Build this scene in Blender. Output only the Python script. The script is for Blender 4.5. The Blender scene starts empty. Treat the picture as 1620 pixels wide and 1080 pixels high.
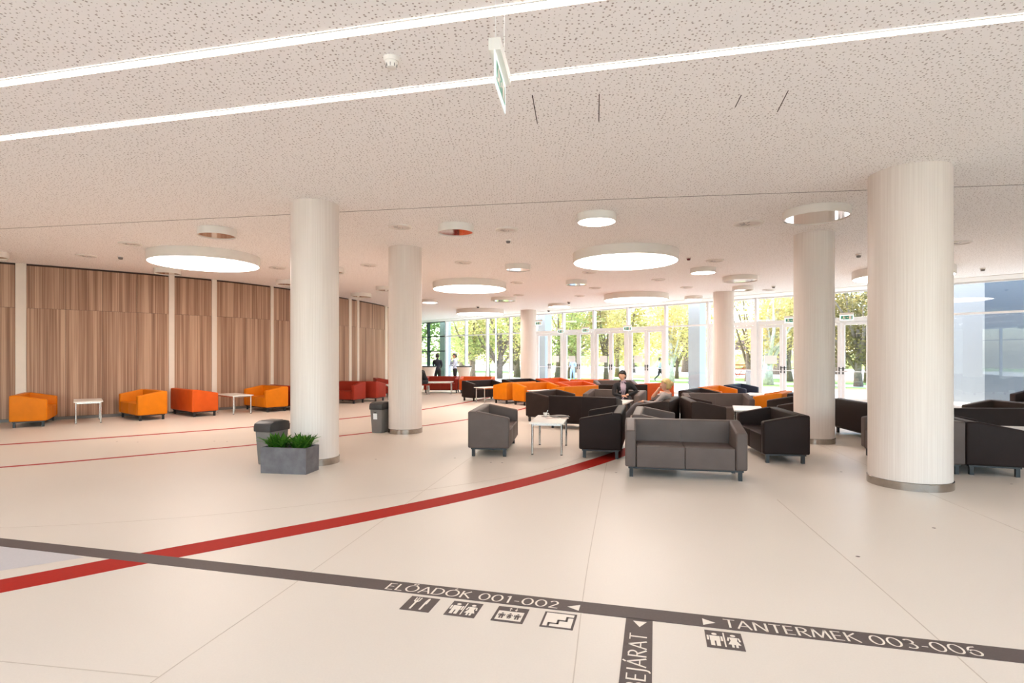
import bpy, bmesh, math, random
from mathutils import Vector, Matrix, noise as mnoise

random.seed(7)
PI = math.pi
scene = bpy.context.scene
COL = scene.collection

# ------------------------------------------------------------------ camera
CAM_H, HGT = 1.5, 3.67                      # eye height, ceiling height
cam_d = bpy.data.cameras.new('camera')
cam_d.sensor_width = 36.0
cam_d.lens = 884.0 / 1620.0 * 36.0
cam_d.shift_y = 24.5 / 1620.0
cam_d.clip_end = 400
cam = bpy.data.objects.new('camera', cam_d)
cam.location = (0, 0, CAM_H)
cam.rotation_euler = (PI / 2, 0, 0)
COL.objects.link(cam)
scene.camera = cam

# ------------------------------------------------------------------ world, sun, exposure
world = bpy.data.worlds.new('sky')
scene.world = world
world.use_nodes = True
wn = world.node_tree.nodes
wl = world.node_tree.links
sky = wn.new('ShaderNodeTexSky')
sky.sky_type = 'NISHITA'
sky.sun_disc = False
sky.sun_elevation = math.radians(42)
sky.sun_rotation = math.radians(307)
sky.air_density = 1.0
sky.dust_density = 2.0
wl.new(sky.outputs['Color'], wn['Background'].inputs['Color'])
wn['Background'].inputs['Strength'].default_value = 1.3
sun_d = bpy.data.lights.new('sun', 'SUN')
sun_d.energy = 9.0
sun_d.angle = math.radians(0.6)
sun_d.color = (1.0, 0.96, 0.9)
sun = bpy.data.objects.new('sun', sun_d)
sun.rotation_euler = Vector((0.62, -0.46, -0.64)).to_track_quat('-Z', 'Y').to_euler()
COL.objects.link(sun)
DISC_POWER = 10.5
STRIP_POWER = 15.0
vs = scene.view_settings
vs.view_transform = 'Standard'
vs.look = 'None'
vs.gamma = 1.0
vs.use_curve_mapping = False
vs.exposure = 0.28
scene.cycles.max_bounces = 7
scene.cycles.diffuse_bounces = 6
scene.cycles.glossy_bounces = 3
scene.cycles.adaptive_threshold = 0.02

# ------------------------------------------------------------------ materials
def srgb(r, g, b):
    f = lambda c: (c / 255 / 12.92) if c / 255 <= 0.04045 else ((c / 255 + 0.055) / 1.055) ** 2.4
    return (f(r), f(g), f(b), 1.0)

MATS = {}
class NT:
    """small helper round a material's node tree"""
    def __init__(s, name):
        s.m = bpy.data.materials.new(name)
        s.m.use_nodes = True
        s.n = s.m.node_tree.nodes
        s.l = s.m.node_tree.links
        s.b = s.n['Principled BSDF']
        s.out = s.n['Material Output']
        MATS[name] = s.m
    def node(s, t, **kw):
        n = s.n.new(t)
        for k, v in kw.items():
            setattr(n, k, v)
        return n
    def link(s, a, b):
        s.l.new(a, b)
    def val(s, sock, v):
        sock.default_value = v
    def mapped(s, scale, src='Object'):
        tc = s.node('ShaderNodeTexCoord') if src in ('Object', 'Generated') else None
        mp = s.node('ShaderNodeMapping')
        mp.inputs['Scale'].default_value = scale
        if tc:
            s.link(tc.outputs[src], mp.inputs['Vector'])
        else:
            g = s.node('ShaderNodeNewGeometry')
            s.link(g.outputs['Position'], mp.inputs['Vector'])
        return mp.outputs['Vector']
    def noise(s, vec, scale=1.0, detail=3.0, rough=0.5):
        n = s.node('ShaderNodeTexNoise')
        n.inputs['Scale'].default_value = scale
        n.inputs['Detail'].default_value = detail
        n.inputs['Roughness'].default_value = rough
        if vec is not None:
            s.link(vec, n.inputs['Vector'])
        return n.outputs['Fac']
    def ramp(s, fac, stops):
        r = s.node('ShaderNodeValToRGB')
        e = r.color_ramp.elements
        while len(e) < len(stops):
            e.new(0.5)
        for el, (p, c) in zip(e, stops):
            el.position = p
            el.color = c
        s.link(fac, r.inputs['Fac'])
        return r.outputs['Color']
    def bump(s, fac, strength=0.2, dist=0.01):
        bn = s.node('ShaderNodeBump')
        bn.inputs['Strength'].default_value = strength
        bn.inputs['Distance'].default_value = dist
        s.link(fac, bn.inputs['Height'])
        s.link(bn.outputs['Normal'], s.b.inputs['Normal'])

def shade(c, k):
    return (min(1, c[0] * k), min(1, c[1] * k), min(1, c[2] * k), 1.0)

def plain(name, c, rough=0.5, metal=0.0, spec=0.5, var=0.06, scale=6.0, bump=0.0, bscale=200.0, coords='Object'):
    t = NT(name)
    v = t.mapped((scale,) * 3, coords)
    f = t.noise(v, 1.0, 4.0)
    t.link(t.ramp(f, [(0.3, shade(c, 1 - var)), (0.7, shade(c, 1 + var))]), t.b.inputs['Base Color'])
    t.b.inputs['Roughness'].default_value = rough
    t.b.inputs['Metallic'].default_value = metal
    t.b.inputs['Specular IOR Level'].default_value = spec
    if bump:
        t.bump(t.noise(t.mapped((bscale,) * 3, coords), 1.0, 2.0), bump, 0.003)
    return t.m

def emit(name, c, power):
    t = NT(name)
    t.b.inputs['Base Color'].default_value = (0.9, 0.9, 0.9, 1)
    t.b.inputs['Emission Color'].default_value = c
    t.b.inputs['Emission Strength'].default_value = power
    # faint unevenness of the diffuser
    f = t.noise(t.mapped((2, 2, 2)), 1.0, 1.0)
    t.link(t.ramp(f, [(0.0, shade(c, 0.96)), (1.0, c)]), t.b.inputs['Emission Color'])
    return t.m

def leather(name, c, rough=0.48, spec=0.2):
    t = NT(name)
    v = t.mapped((5, 5, 5), 'Position')
    f = t.noise(v, 1.0, 4.0)
    t.link(t.ramp(f, [(0.3, shade(c, 0.93)), (0.7, shade(c, 1.07))]), t.b.inputs['Base Color'])
    t.b.inputs['Roughness'].default_value = rough
    t.b.inputs['Specular IOR Level'].default_value = spec
    vo = t.node('ShaderNodeTexVoronoi')
    t.link(t.mapped((260, 260, 260)), vo.inputs['Vector'])
    vo.inputs['Scale'].default_value = 1.0
    t.bump(vo.outputs['Distance'], 0.12, 0.002)
    return t.m

def make_floor_mat():
    t = NT('floor_rubber')
    c = srgb(219, 207, 194)
    f1 = t.noise(t.mapped((0.35, 0.35, 0.35), 'Position'), 1.0, 2.0)
    f2 = t.noise(t.mapped((90, 90, 90), 'Position'), 1.0, 3.0, 0.7)
    mx = t.node('ShaderNodeMath', operation='MULTIPLY_ADD')
    t.link(f2, mx.inputs[0]); mx.inputs[1].default_value = 0.5
    t.link(f1, mx.inputs[2])
    t.link(t.ramp(mx.outputs[0], [(0.45, shade(c, 0.93)), (1.0, shade(c, 1.05))]), t.b.inputs['Base Color'])
    rr = t.node('ShaderNodeMapRange')
    t.link(f1, rr.inputs['Value']); rr.inputs['To Min'].default_value = 0.34; rr.inputs['To Max'].default_value = 0.46
    t.link(rr.outputs['Result'], t.b.inputs['Roughness'])
    t.b.inputs['Specular IOR Level'].default_value = 0.35
    t.bump(f2, 0.03, 0.002)
make_floor_mat()

def make_ceiling_mat():
    t = NT('perforated_plaster')
    vec = t.mapped((1, 1, 0), 'Position')
    vo = t.node('ShaderNodeTexVoronoi', voronoi_dimensions='2D', feature='F1')
    vo.inputs['Scale'].default_value = 27.0
    vo.inputs['Randomness'].default_value = 0.85
    t.link(vec, vo.inputs['Vector'])
    sp = t.node('ShaderNodeSeparateColor')
    t.link(vo.outputs['Color'], sp.inputs['Color'])
    mr = t.node('ShaderNodeMapRange')
    t.link(sp.outputs['Red'], mr.inputs['Value'])
    mr.inputs['To Min'].default_value = 0.02
    mr.inputs['To Max'].default_value = 0.20
    # soft edged holes
    sb = t.node('ShaderNodeMath', operation='SUBTRACT')
    t.link(vo.outputs['Distance'], sb.inputs[0]); t.link(mr.outputs['Result'], sb.inputs[1])
    dv = t.node('ShaderNodeMath', operation='DIVIDE', use_clamp=True)
    t.link(sb.outputs[0], dv.inputs[0]); dv.inputs[1].default_value = 0.05
    col = t.ramp(dv.outputs[0], [(0.0, srgb(180, 166, 159)), (1.0, srgb(249, 244, 241))])
    t.link(col, t.b.inputs['Base Color'])
    t.b.inputs['Roughness'].default_value = 0.85
    t.b.inputs['Specular IOR Level'].default_value = 0.2
    t.bump(dv.outputs[0], 0.3, 0.008)
make_ceiling_mat()

def make_wood_mat():
    t = NT('striped_oak_veneer')
    oi = t.node('ShaderNodeObjectInfo')
    g = t.node('ShaderNodeNewGeometry')
    ad = t.node('ShaderNodeVectorMath', operation='ADD')
    sc = t.node('ShaderNodeVectorMath', operation='SCALE')
    cb = t.node('ShaderNodeCombineXYZ')
    for i in range(3):
        t.link(oi.outputs['Random'], cb.inputs[i])
    t.link(cb.outputs[0], sc.inputs[0]); sc.inputs['Scale'].default_value = 9.0
    t.link(g.outputs['Position'], ad.inputs[0]); t.link(sc.outputs[0], ad.inputs[1])
    def m(scale):
        mp = t.node('ShaderNodeMapping'); mp.inputs['Scale'].default_value = scale
        t.link(ad.outputs[0], mp.inputs['Vector']); return mp.outputs[0]
    broad = t.noise(m((9, 9, 0.12)), 1.0, 2.0, 0.6)
    fine = t.noise(m((46, 46, 0.35)), 1.0, 3.0, 0.6)
    mx = t.node('ShaderNodeMath', operation='MULTIPLY_ADD')
    t.link(fine, mx.inputs[0]); mx.inputs[1].default_value = 0.75; t.link(broad, mx.inputs[2])
    col = t.ramp(mx.outputs[0], [(0.55, srgb(104, 74, 58)), (0.78, srgb(150, 114, 92)), (0.95, srgb(176, 141, 117)), (1.15 if False else 1.0, srgb(190, 156, 131))])
    t.link(col, t.b.inputs['Base Color'])
    t.b.inputs['Roughness'].default_value = 0.5
    t.b.inputs['Specular IOR Level'].default_value = 0.3
    t.bump(fine, 0.08, 0.002)
make_wood_mat()

def make_column_mat():
    t = NT('ribbed_column_render')
    tc = t.node('ShaderNodeTexCoord')
    sp = t.node('ShaderNodeSeparateXYZ'); t.link(tc.outputs['Object'], sp.inputs[0])
    at = t.node('ShaderNodeMath', operation='ARCTAN2'); t.link(sp.outputs['Y'], at.inputs[0]); t.link(sp.outputs['X'], at.inputs[1])
    cb = t.node('ShaderNodeCombineXYZ')
    m1 = t.node('ShaderNodeMath', operation='MULTIPLY'); t.link(at.outputs[0], m1.inputs[0]); m1.inputs[1].default_value = 26.0
    m2 = t.node('ShaderNodeMath', operation='MULTIPLY'); t.link(sp.outputs['Z'], m2.inputs[0]); m2.inputs[1].default_value = 0.7
    t.link(m1.outputs[0], cb.inputs[0]); t.link(m2.outputs[0], cb.inputs[1])
    f = t.noise(cb.outputs[0], 1.0, 3.0, 0.6)
    wv = t.node('ShaderNodeMath', operation='SINE')
    m3 = t.node('ShaderNodeMath', operation='MULTIPLY'); t.link(at.outputs[0], m3.inputs[0]); m3.inputs[1].default_value = 96.0
    t.link(m3.outputs[0], wv.inputs[0])
    mx = t.node('ShaderNodeMath', operation='MULTIPLY_ADD'); t.link(wv.outputs[0], mx.inputs[0]); mx.inputs[1].default_value = 0.045; t.link(f, mx.inputs[2])
    t.link(t.ramp(mx.outputs[0], [(0.25, srgb(218, 203, 193)), (0.75, srgb(232, 220, 211))]), t.b.inputs['Base Color'])
    t.b.inputs['Roughness'].default_value = 0.42
    t.b.inputs['Specular IOR Level'].default_value = 0.4
    t.bump(mx.outputs[0], 0.06, 0.01)
make_column_mat()

def make_glass(name, tint=(1, 1, 1, 1), rough=0.0):
    t = NT(name)
    t.n.remove(t.b)
    tr = t.node('ShaderNodeBsdfTransparent'); tr.inputs['Color'].default_value = tint
    gl = t.node('ShaderNodeBsdfGlossy'); gl.inputs['Roughness'].default_value = rough
    # Schlick reflectance from the angle of view, alike on both faces of the pane
    ge = t.node('ShaderNodeNewGeometry')
    dt = t.node('ShaderNodeVectorMath', operation='DOT_PRODUCT'); t.link(ge.outputs['Incoming'], dt.inputs[0]); t.link(ge.outputs['Normal'], dt.inputs[1])
    ab = t.node('ShaderNodeMath', operation='ABSOLUTE'); t.link(dt.outputs['Value'], ab.inputs[0])
    om = t.node('ShaderNodeMath', operation='SUBTRACT'); om.inputs[0].default_value = 1.0; t.link(ab.outputs[0], om.inputs[1])
    pw5 = t.node('ShaderNodeMath', operation='POWER'); t.link(om.outputs[0], pw5.inputs[0]); pw5.inputs[1].default_value = 5.0
    fr = t.node('ShaderNodeMath', operation='MULTIPLY_ADD'); t.link(pw5.outputs[0], fr.inputs[0]); fr.inputs[1].default_value = 0.96; fr.inputs[2].default_value = 0.04
    mx = t.node('ShaderNodeMixShader')
    t.link(fr.outputs[0], mx.inputs[0]); t.link(tr.outputs[0], mx.inputs[1]); t.link(gl.outputs[0], mx.inputs[2])
    t.link(mx.outputs[0], t.out.inputs['Surface'])
make_glass('clear_glass', (0.95, 0.98, 0.97, 1))
make_glass('green_tint_glass', (0.62, 0.74, 0.68, 1))

def make_acrylic():
    t = NT('sign_acrylic')
    tr = t.node('ShaderNodeBsdfTransparent'); tr.inputs['Color'].default_value = (0.93, 0.98, 0.97, 1)
    mx = t.node('ShaderNodeMixShader'); mx.inputs[0].default_value = 0.55
    t.b.inputs['Base Color'].default_value = srgb(226, 240, 238)
    t.b.inputs['Roughness'].default_value = 0.15
    t.b.inputs['Emission Color'].default_value = (0.9, 1, 1, 1)
    t.b.inputs['Emission Strength'].default_value = 0.7
    t.link(tr.outputs[0], mx.inputs[1]); t.link(t.b.outputs[0], mx.inputs[2]); t.link(mx.outputs[0], t.out.inputs['Surface'])
make_acrylic()

def make_concrete():
    t = NT('planter_concrete')
    f = t.noise(t.mapped((7, 7, 7)), 1.0, 6.0, 0.65)
    t.link(t.ramp(f, [(0.3, srgb(90, 85, 87)), (0.7, srgb(116, 111, 113))]), t.b.inputs['Base Color'])
    t.b.inputs['Roughness'].default_value = 0.75
    t.bump(f, 0.15, 0.01)
make_concrete()

def make_leafmat(name, a, b, c):
    t = NT(name)
    g = t.node('ShaderNodeNewGeometry')
    col = t.ramp(g.outputs['Random Per Island'], [(0.0, a), (0.5, b), (1.0, c)])
    t.link(col, t.b.inputs['Base Color'])
    t.b.inputs['Roughness'].default_value = 0.6
    t.b.inputs['Specular IOR Level'].default_value = 0.25
    tl = t.node('ShaderNodeBsdfTranslucent'); t.link(col, tl.inputs['Color'])
    mx = t.node('ShaderNodeMixShader'); mx.inputs[0].default_value = 0.4
    t.link(t.b.outputs[0], mx.inputs[1]); t.link(tl.outputs[0], mx.inputs[2]); t.link(mx.outputs[0], t.out.inputs['Surface'])

make_leafmat('autumn_leaves', srgb(200, 182, 108), srgb(222, 208, 142), srgb(176, 178, 104))
make_leafmat('green_leaves', srgb(130, 148, 84), srgb(168, 178, 108), srgb(198, 196, 134))
make_leafmat('pale_leaves', srgb(224, 210, 156), srgb(214, 196, 130), srgb(190, 172, 122))
make_leafmat('dark_leaves', srgb(112, 104, 62), srgb(136, 122, 70), srgb(92, 84, 52))
make_leafmat('fern_leaves', srgb(38, 84, 20), srgb(70, 124, 34), srgb(100, 146, 52))

plain('white_paint', srgb(232, 224, 216), 0.6, var=0.02)
plain('warm_wall', srgb(228, 214, 200), 0.7, var=0.02)
plain('pilaster_white', srgb(226, 212, 198), 0.55, var=0.02)
plain('white_metal', srgb(236, 234, 234), 0.35, var=0.02)
plain('white_laminate', srgb(238, 232, 224), 0.3, var=0.02)
plain('chrome', srgb(205, 203, 200), 0.22, 1.0, var=0.04)
plain('brushed_steel', srgb(172, 164, 157), 0.16, 1.0, var=0.08, scale=14)
plain('mirror_steel', srgb(226, 212, 204), 0.06, 1.0, var=0.01)
plain('black_plastic', srgb(28, 27, 28), 0.45, var=0.1)
plain('black_metal', srgb(34, 34, 37), 0.4, var=0.08)
plain('diffuser_grey', srgb(222, 210, 202), 0.6)
plain('dark_shadow_gap', srgb(62, 46, 40), 0.8)
plain('bin_grey', srgb(118, 112, 108), 0.5, var=0.05)
plain('bin_lid', srgb(58, 54, 54), 0.42, var=0.08)
plain('soil', srgb(52, 40, 32), 0.95, var=0.2, scale=30)
plain('red_inlay', srgb(168, 34, 24), 0.6, spec=0.12, var=0.05, scale=40, coords='Position')
plain('grey_inlay', srgb(94, 82, 78), 0.55, spec=0.2, var=0.05, scale=60, coords='Position')
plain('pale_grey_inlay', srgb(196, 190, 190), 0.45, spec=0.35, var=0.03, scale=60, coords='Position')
plain('white_print', srgb(232, 220, 206), 0.45, spec=0.35, var=0.02, coords='Position')
plain('seam_filler', srgb(192, 176, 160), 0.5, var=0.04, coords='Position')
plain('scuff', srgb(96, 78, 68), 0.7)
plain('green_print', srgb(40, 140, 110), 0.4, var=0.04)
plain('paper', srgb(240, 240, 240), 0.7, var=0.02)
plain('magazine', srgb(196, 176, 168), 0.35, var=0.25, scale=25)
plain('red_plastic', srgb(120, 24, 22), 0.4)
plain('wing_cladding', srgb(92, 95, 100), 0.55, var=0.02)
plain('pier_white', srgb(164, 164, 166), 0.55, var=0.02)
plain('grass', srgb(138, 166, 86), 0.9, var=0.25, scale=1.2, coords='Position')
plain('pale_path', srgb(226, 222, 214), 0.85, var=0.04, scale=1.0, coords='Position')
plain('bark', srgb(122, 106, 94), 0.9, var=0.3, scale=9, bump=0.6, bscale=30)
plain('pale_bark', srgb(196, 188, 178), 0.85, var=0.3, scale=7, bump=0.4, bscale=25)
plain('timber', srgb(70, 48, 38), 0.8, var=0.15)
plain('red_rail', srgb(196, 92, 60), 0.7, var=0.1)
plain('far_hedge', srgb(150, 158, 100), 0.95, var=0.35, scale=0.9, coords='Position')
leather('taupe_leather', srgb(96, 83, 78))
leather('brown_leather', srgb(56, 43, 38), 0.5, 0.14)
leather('charcoal_leather', srgb(45, 35, 33), 0.5, 0.1)
leather('navy_leather', srgb(44, 48, 66))
leather('amber_leather', srgb(214, 118, 6), 0.5)
leather('orange_leather', srgb(206, 84, 22), 0.5)
leather('red_leather', srgb(150, 46, 28), 0.5)
M = MATS

# ------------------------------------------------------------------ mesh helpers
def add_box(bm, c, s, rot=None):
    """box centred on c with size s; rot a Matrix"""
    vs_ = []
    for dx in (-.5, .5):
        for dy in (-.5, .5):
            for dz in (-.5, .5):
                p = Vector((dx * s[0], dy * s[1], dz * s[2]))
                if rot: p = rot @ p
                vs_.append(bm.verts.new(p + Vector(c)))
    out = []
    for f in ((0, 1, 3, 2), (4, 6, 7, 5), (0, 4, 5, 1), (2, 3, 7, 6), (0, 2, 6, 4), (1, 5, 7, 3)):
        out.append(bm.faces.new([vs_[i] for i in f]))
    return out

def add_prism(bm, pts, z0, z1):
    """vertical prism over a plan polygon (counter-clockwise)"""
    a = [bm.verts.new((p[0], p[1], z0)) for p in pts]
    b = [bm.verts.new((p[0], p[1], z1)) for p in pts]
    n = len(pts)
    bm.faces.new(b); bm.faces.new(a[::-1])
    for i in range(n):
        bm.faces.new((a[i], a[(i + 1) % n], b[(i + 1) % n], b[i]))

def add_lathe(bm, prof, seg=32, c=(0, 0, 0), cap=True):
    """prof: (radius, z) from bottom to top"""
    rings = []
    for r, z in prof:
        rings.append([bm.verts.new((c[0] + r * math.cos(2 * PI * i / seg), c[1] + r * math.sin(2 * PI * i / seg), c[2] + z)) for i in range(seg)])
    for a, b in zip(rings, rings[1:]):
        for i in range(seg):
            bm.faces.new((a[i], a[(i + 1) % seg], b[(i + 1) % seg], b[i]))
    if cap:
        bm.faces.new(rings[0][::-1]); bm.faces.new(rings[-1])

def add_tube(bm, pts, rad, seg=8, cap=True):
    pts = [Vector(p) for p in pts]
    if not isinstance(rad, (list, tuple)): rad = [rad] * len(pts)
    rings = []
    up = Vector((0.13, 0.31, 0.94)).normalized()
    for i, p in enumerate(pts):
        d = (pts[min(i + 1, len(pts) - 1)] - pts[max(i - 1, 0)]).normalized()
        if abs(d.dot(up)) > 0.97: up_ = Vector((1, 0, 0))
        else: up_ = up
        a = d.cross(up_).normalized(); b = d.cross(a).normalized()
        rings.append([bm.verts.new(p + (a * math.cos(2 * PI * k / seg) + b * math.sin(2 * PI * k / seg)) * rad[i]) for k in range(seg)])
    for r0, r1 in zip(rings, rings[1:]):
        for k in range(seg):
            bm.faces.new((r0[k], r0[(k + 1) % seg], r1[(k + 1) % seg], r1[k]))
    if cap:
        bm.faces.new(rings[0][::-1]); bm.faces.new(rings[-1])

def bevel(bm, w, seg=2, angle=0.5):
    es = [e for e in bm.edges if len(e.link_faces) == 2 and e.calc_face_angle(0) > angle]
    bmesh.ops.bevel(bm, geom=es, offset=w, segments=seg, profile=0.6, affect='EDGES', clamp_overlap=True)

def mesh_of(bm, name, smooth=False, recalc=True):
    if recalc: bmesh.ops.recalc_face_normals(bm, faces=bm.faces)
    me = bpy.data.meshes.new(name)
    bm.to_mesh(me); bm.free()
    if smooth:
        for p in me.polygons: p.use_smooth = True
    return me

def obj(name, me, mat, parent=None, loc=(0, 0, 0), rz=0.0, smooth=False):
    """link a mesh (or bmesh) as ONE object; the material sits on the object so that meshes can be shared"""
    if isinstance(me, bmesh.types.BMesh): me = mesh_of(me, name, smooth)
    o = bpy.data.objects.new(name, me)
    COL.objects.link(o)
    if not me.materials: me.materials.append(None)
    o.material_slots[0].link = 'OBJECT'
    o.material_slots[0].material = M[mat] if isinstance(mat, str) else mat
    o.location = loc
    o.rotation_euler = (0, 0, rz)
    if parent: o.parent = parent
    return o

def tag(o, label=None, cat=None, group=None, kind=None):
    if label: o['label'] = label
    if cat: o['category'] = cat
    if group: o['group'] = group
    if kind: o['kind'] = kind
    return o

def empty(name, loc=(0, 0, 0), rz=0.0):
    e = bpy.data.objects.new(name, None)
    e.empty_display_size = 0.2
    e.location = loc
    e.rotation_euler = (0, 0, rz)
    COL.objects.link(e)
    return e

def box_obj(name, c, s, mat, parent=None, bev=0.0, rot=None, loc=(0, 0, 0), rz=0.0):
    bm = bmesh.new(); add_box(bm, c, s, rot)
    if bev: bevel(bm, bev, 2)
    return obj(name, bm, mat, parent, loc, rz)

def shade_auto(me, ang=0.6):
    """smooth faces, sharp edges past the angle"""
    for p in me.polygons: p.use_smooth = True
    try: me.set_sharp_from_angle(angle=ang)
    except Exception: pass
    return me

def S_(o):
    return tag(o, kind='structure')

def catmull(pts, n=8):
    out = []
    P = [pts[0]] + list(pts) + [pts[-1]]
    for i in range(1, len(P) - 2):
        p0, p1, p2, p3 = (Vector(q) for q in P[i - 1:i + 3])
        for k in range(n):
            t = k / n
            out.append(0.5 * ((2 * p1) + (-p0 + p2) * t + (2 * p0 - 5 * p1 + 4 * p2 - p3) * t * t + (-p0 + 3 * p1 - 3 * p2 + p3) * t ** 3))
    out.append(Vector(pts[-1]))
    return out

def ribbon(pts, w, z0, z1):
    """flat inlaid strip of width w along plan points"""
    bm = bmesh.new()
    L, R = [], []
    for i, p in enumerate(pts):
        d = (Vector(pts[min(i + 1, len(pts) - 1)]) - Vector(pts[max(i - 1, 0)])).normalized()
        nrm = Vector((-d.y, d.x))
        L.append(Vector(p) + nrm * w / 2); R.append(Vector(p) - nrm * w / 2)
    rows = []
    for l, r in zip(L, R):
        rows.append([bm.verts.new((q[0], q[1], z)) for q, z in ((l, z0), (l, z1), (r, z1), (r, z0))])
    for a, b in zip(rows, rows[1:]):
        for k in range(4):
            bm.faces.new((a[k], a[(k + 1) % 4], b[(k + 1) % 4], b[k]))
    bm.faces.new(rows[0]); bm.faces.new(rows[-1][::-1])
    return bm

# ------------------------------------------------------------------ floor
FX0, FX1, FY0 = -15.5, 16.5, -6.0
def fac_y(x): return 29.64 - 1.027 * x
plan = [(FX0, FY0), (FX1, FY0), (FX1, fac_y(FX1)), (-5.3, fac_y(-5.3)), (-8.3, fac_y(-8.3)), (FX0, fac_y(-8.3))]
bm = bmesh.new(); add_prism(bm, plan, -0.25, 0.0)
floor = S_(obj('floor', bm, 'floor_rubber'))

# inlaid wayfinding bands: frame of the long grey band
BU = Vector((0.96836, -0.24956)); BV = Vector((0.24956, 0.96836)); BO = Vector((0.0, 3.4709))
def bp(t, v): return BO + BU * t + BV * v

def flat_poly(bm, pts, z):
    vs_ = [bm.verts.new((p[0], p[1], z)) for p in pts]
    f = bm.faces.new(vs_)
    if f.normal.z < 0 or True:
        f.normal_update()
        if f.normal.z < 0: f.normal_flip()

def floor_part(name, bm, mat, parent, label=None):
    me = mesh_of(bm, name, recalc=False)
    return tag(obj(name, me, mat, parent), label)

Z1, Z2, Z3 = 0.0012, 0.0022, 0.0030
red_pts = catmull([(-6.6, 1.35), (-5.4, 2.15), (-4.35, 2.88), (-3.352, 3.658), (-2.65, 4.243), (-1.464, 5.178), (-0.35, 6.182), (0.55, 7.16), (1.467, 8.366), (2.15, 9.45), (2.8, 10.8)], 8)
tag(obj('red_guide_band', ribbon(red_pts, 0.285, -0.001, Z1), 'red_inlay', floor), 'broad brick red band curving over the cream floor')
l1 = catmull([(-11.0, 8.1), (-8.75, 9.55), (-6.98, 10.82), (-5.46, 12.12), (-4.18, 13.48), (-3.57, 14.29), (-2.56, 15.95), (-1.36, 18.9), (-0.7, 21.5)], 8)
l2 = catmull([(-9.4, 6.15), (-6.96, 7.6), (-5.93, 8.32), (-4.34, 9.6), (-3.27, 10.62), (-2.78, 11.15), (-1.94, 12.17), (-1.06, 13.45), (0.14, 15.75), (0.47, 16.68), (0.9, 18.3)], 8)
tag(obj('red_guide_line', ribbon(l1, 0.13, -0.001, Z1), 'red_inlay', floor), 'thin red floor line nearer the wooden wall')
tag(obj('red_guide_line', ribbon(l2, 0.095, -0.001, Z1), 'red_inlay', floor), 'thin red floor line nearer the columns')

band = tag(obj('grey_guide_band', ribbon([bp(-9.5, -0.0125), bp(5.5, -0.0125)], 0.149, -0.001, Z2), 'grey_inlay', floor), 'long dark grey wayfinding band with white lettering')
branch = tag(obj('grey_guide_branch', ribbon([bp(0.774, -0.08), bp(0.774, -2.2)], 0.148, -0.001, Z2), 'grey_inlay', floor), 'short dark grey band branching towards the viewer')
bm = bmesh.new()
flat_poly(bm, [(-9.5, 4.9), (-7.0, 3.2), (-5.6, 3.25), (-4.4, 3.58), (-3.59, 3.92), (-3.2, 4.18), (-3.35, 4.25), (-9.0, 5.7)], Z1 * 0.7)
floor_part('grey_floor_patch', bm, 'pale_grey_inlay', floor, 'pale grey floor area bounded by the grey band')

# ---- lettering: pen strokes in a unit cap height, thin horizontals and thicker stems
def arc(cx, cy, rx, ry, a0, a1, n=18):
    return [(cx + rx * math.cos(math.radians(a0 + (a1 - a0) * i / n)), cy + ry * math.sin(math.radians(a0 + (a1 - a0) * i / n))) for i in range(n + 1)]
GLY = {
    'E': (0.62, [[(.08, 0), (.08, 1)], [(.08, .965), (.56, .965)], [(.08, .52), (.50, .52)], [(.08, .035), (.58, .035)]]),
    'L': (0.58, [[(.08, 0), (.08, 1)], [(.08, .035), (.55, .035)]]),
    'O': (0.98, [arc(.48, .5, .42, .47, 0, 360, 32)]),
    'A': (0.82, [[(.02, 0), (.39, 1)], [(.39, 1), (.79, 0)], [(.15, .34), (.64, .34)]]),
    'D': (0.86, [[(.08, 0), (.08, 1)], [(.08, .965), (.34, .965)] + arc(.34, .5, .44, .465, 90, -90, 20) + [(.08, .035)]]),
    'K': (0.74, [[(.08, 0), (.08, 1)], [(.62, 1), (.12, .52)], [(.22, .60), (.72, 0)]]),
    'T': (0.68, [[(.34, 0), (.34, 1)], [(.0, .965), (.68, .965)]]),
    'N': (0.86, [[(.09, 0), (.09, 1)], [(.09, 1), (.76, 0)], [(.76, 0), (.76, 1)]]),
    'R': (0.70, [[(.08, 0), (.08, 1)], [(.08, .965), (.30, .965)] + arc(.30, .735, .26, .23, 90, -90, 14) + [(.08, .505)], [(.28, .50), (.68, 0)]]),
    'M': (1.02, [[(.05, 0), (.17, 1)], [(.17, 1), (.51, .06)], [(.51, .06), (.84, 1)], [(.84, 1), (.97, 0)]]),
    'B': (0.68, [[(.08, 0), (.08, 1)], [(.08, .965), (.28, .965)] + arc(.28, .75, .23, .215, 90, -90, 14) + [(.08, .535)], [(.28, .535)] + arc(.30, .285, .28, .25, 90, -90, 14) + [(.08, .035)]]),
    'J': (0.36, [[(.22, 1), (.22, .02), (.17, -.14), (.02, -.22)]]),
    '0': (0.80, [arc(.39, .5, .33, .47, 0, 360, 28)]),
    '1': (0.52, [[(.30, 0), (.30, 1)], [(.30, .98), (.10, .86)]]),
    '2': (0.68, [[(.09, .80)] + arc(.32, .71, .24, .25, 150, -20, 16) + [(.06, .035)], [(.05, .035), (.63, .035)]]),
    '3': (0.66, [[(.10, .86)] + arc(.29, .745, .23, .22, 130, -75, 14) + [(.24, .53)], [(.24, .53)] + arc(.29, .27, .27, .245, 75, -140, 16)]),
    '6': (0.74, [[(.56, .95)] + arc(.42, .40, .34, .50, 95, 180, 10) + arc(.36, .31, .28, .28, 180, 540, 24)]),
    '-': (0.44, [[(.06, .36), (.38, .36)]]),
    ' ': (0.34, []),
}
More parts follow.
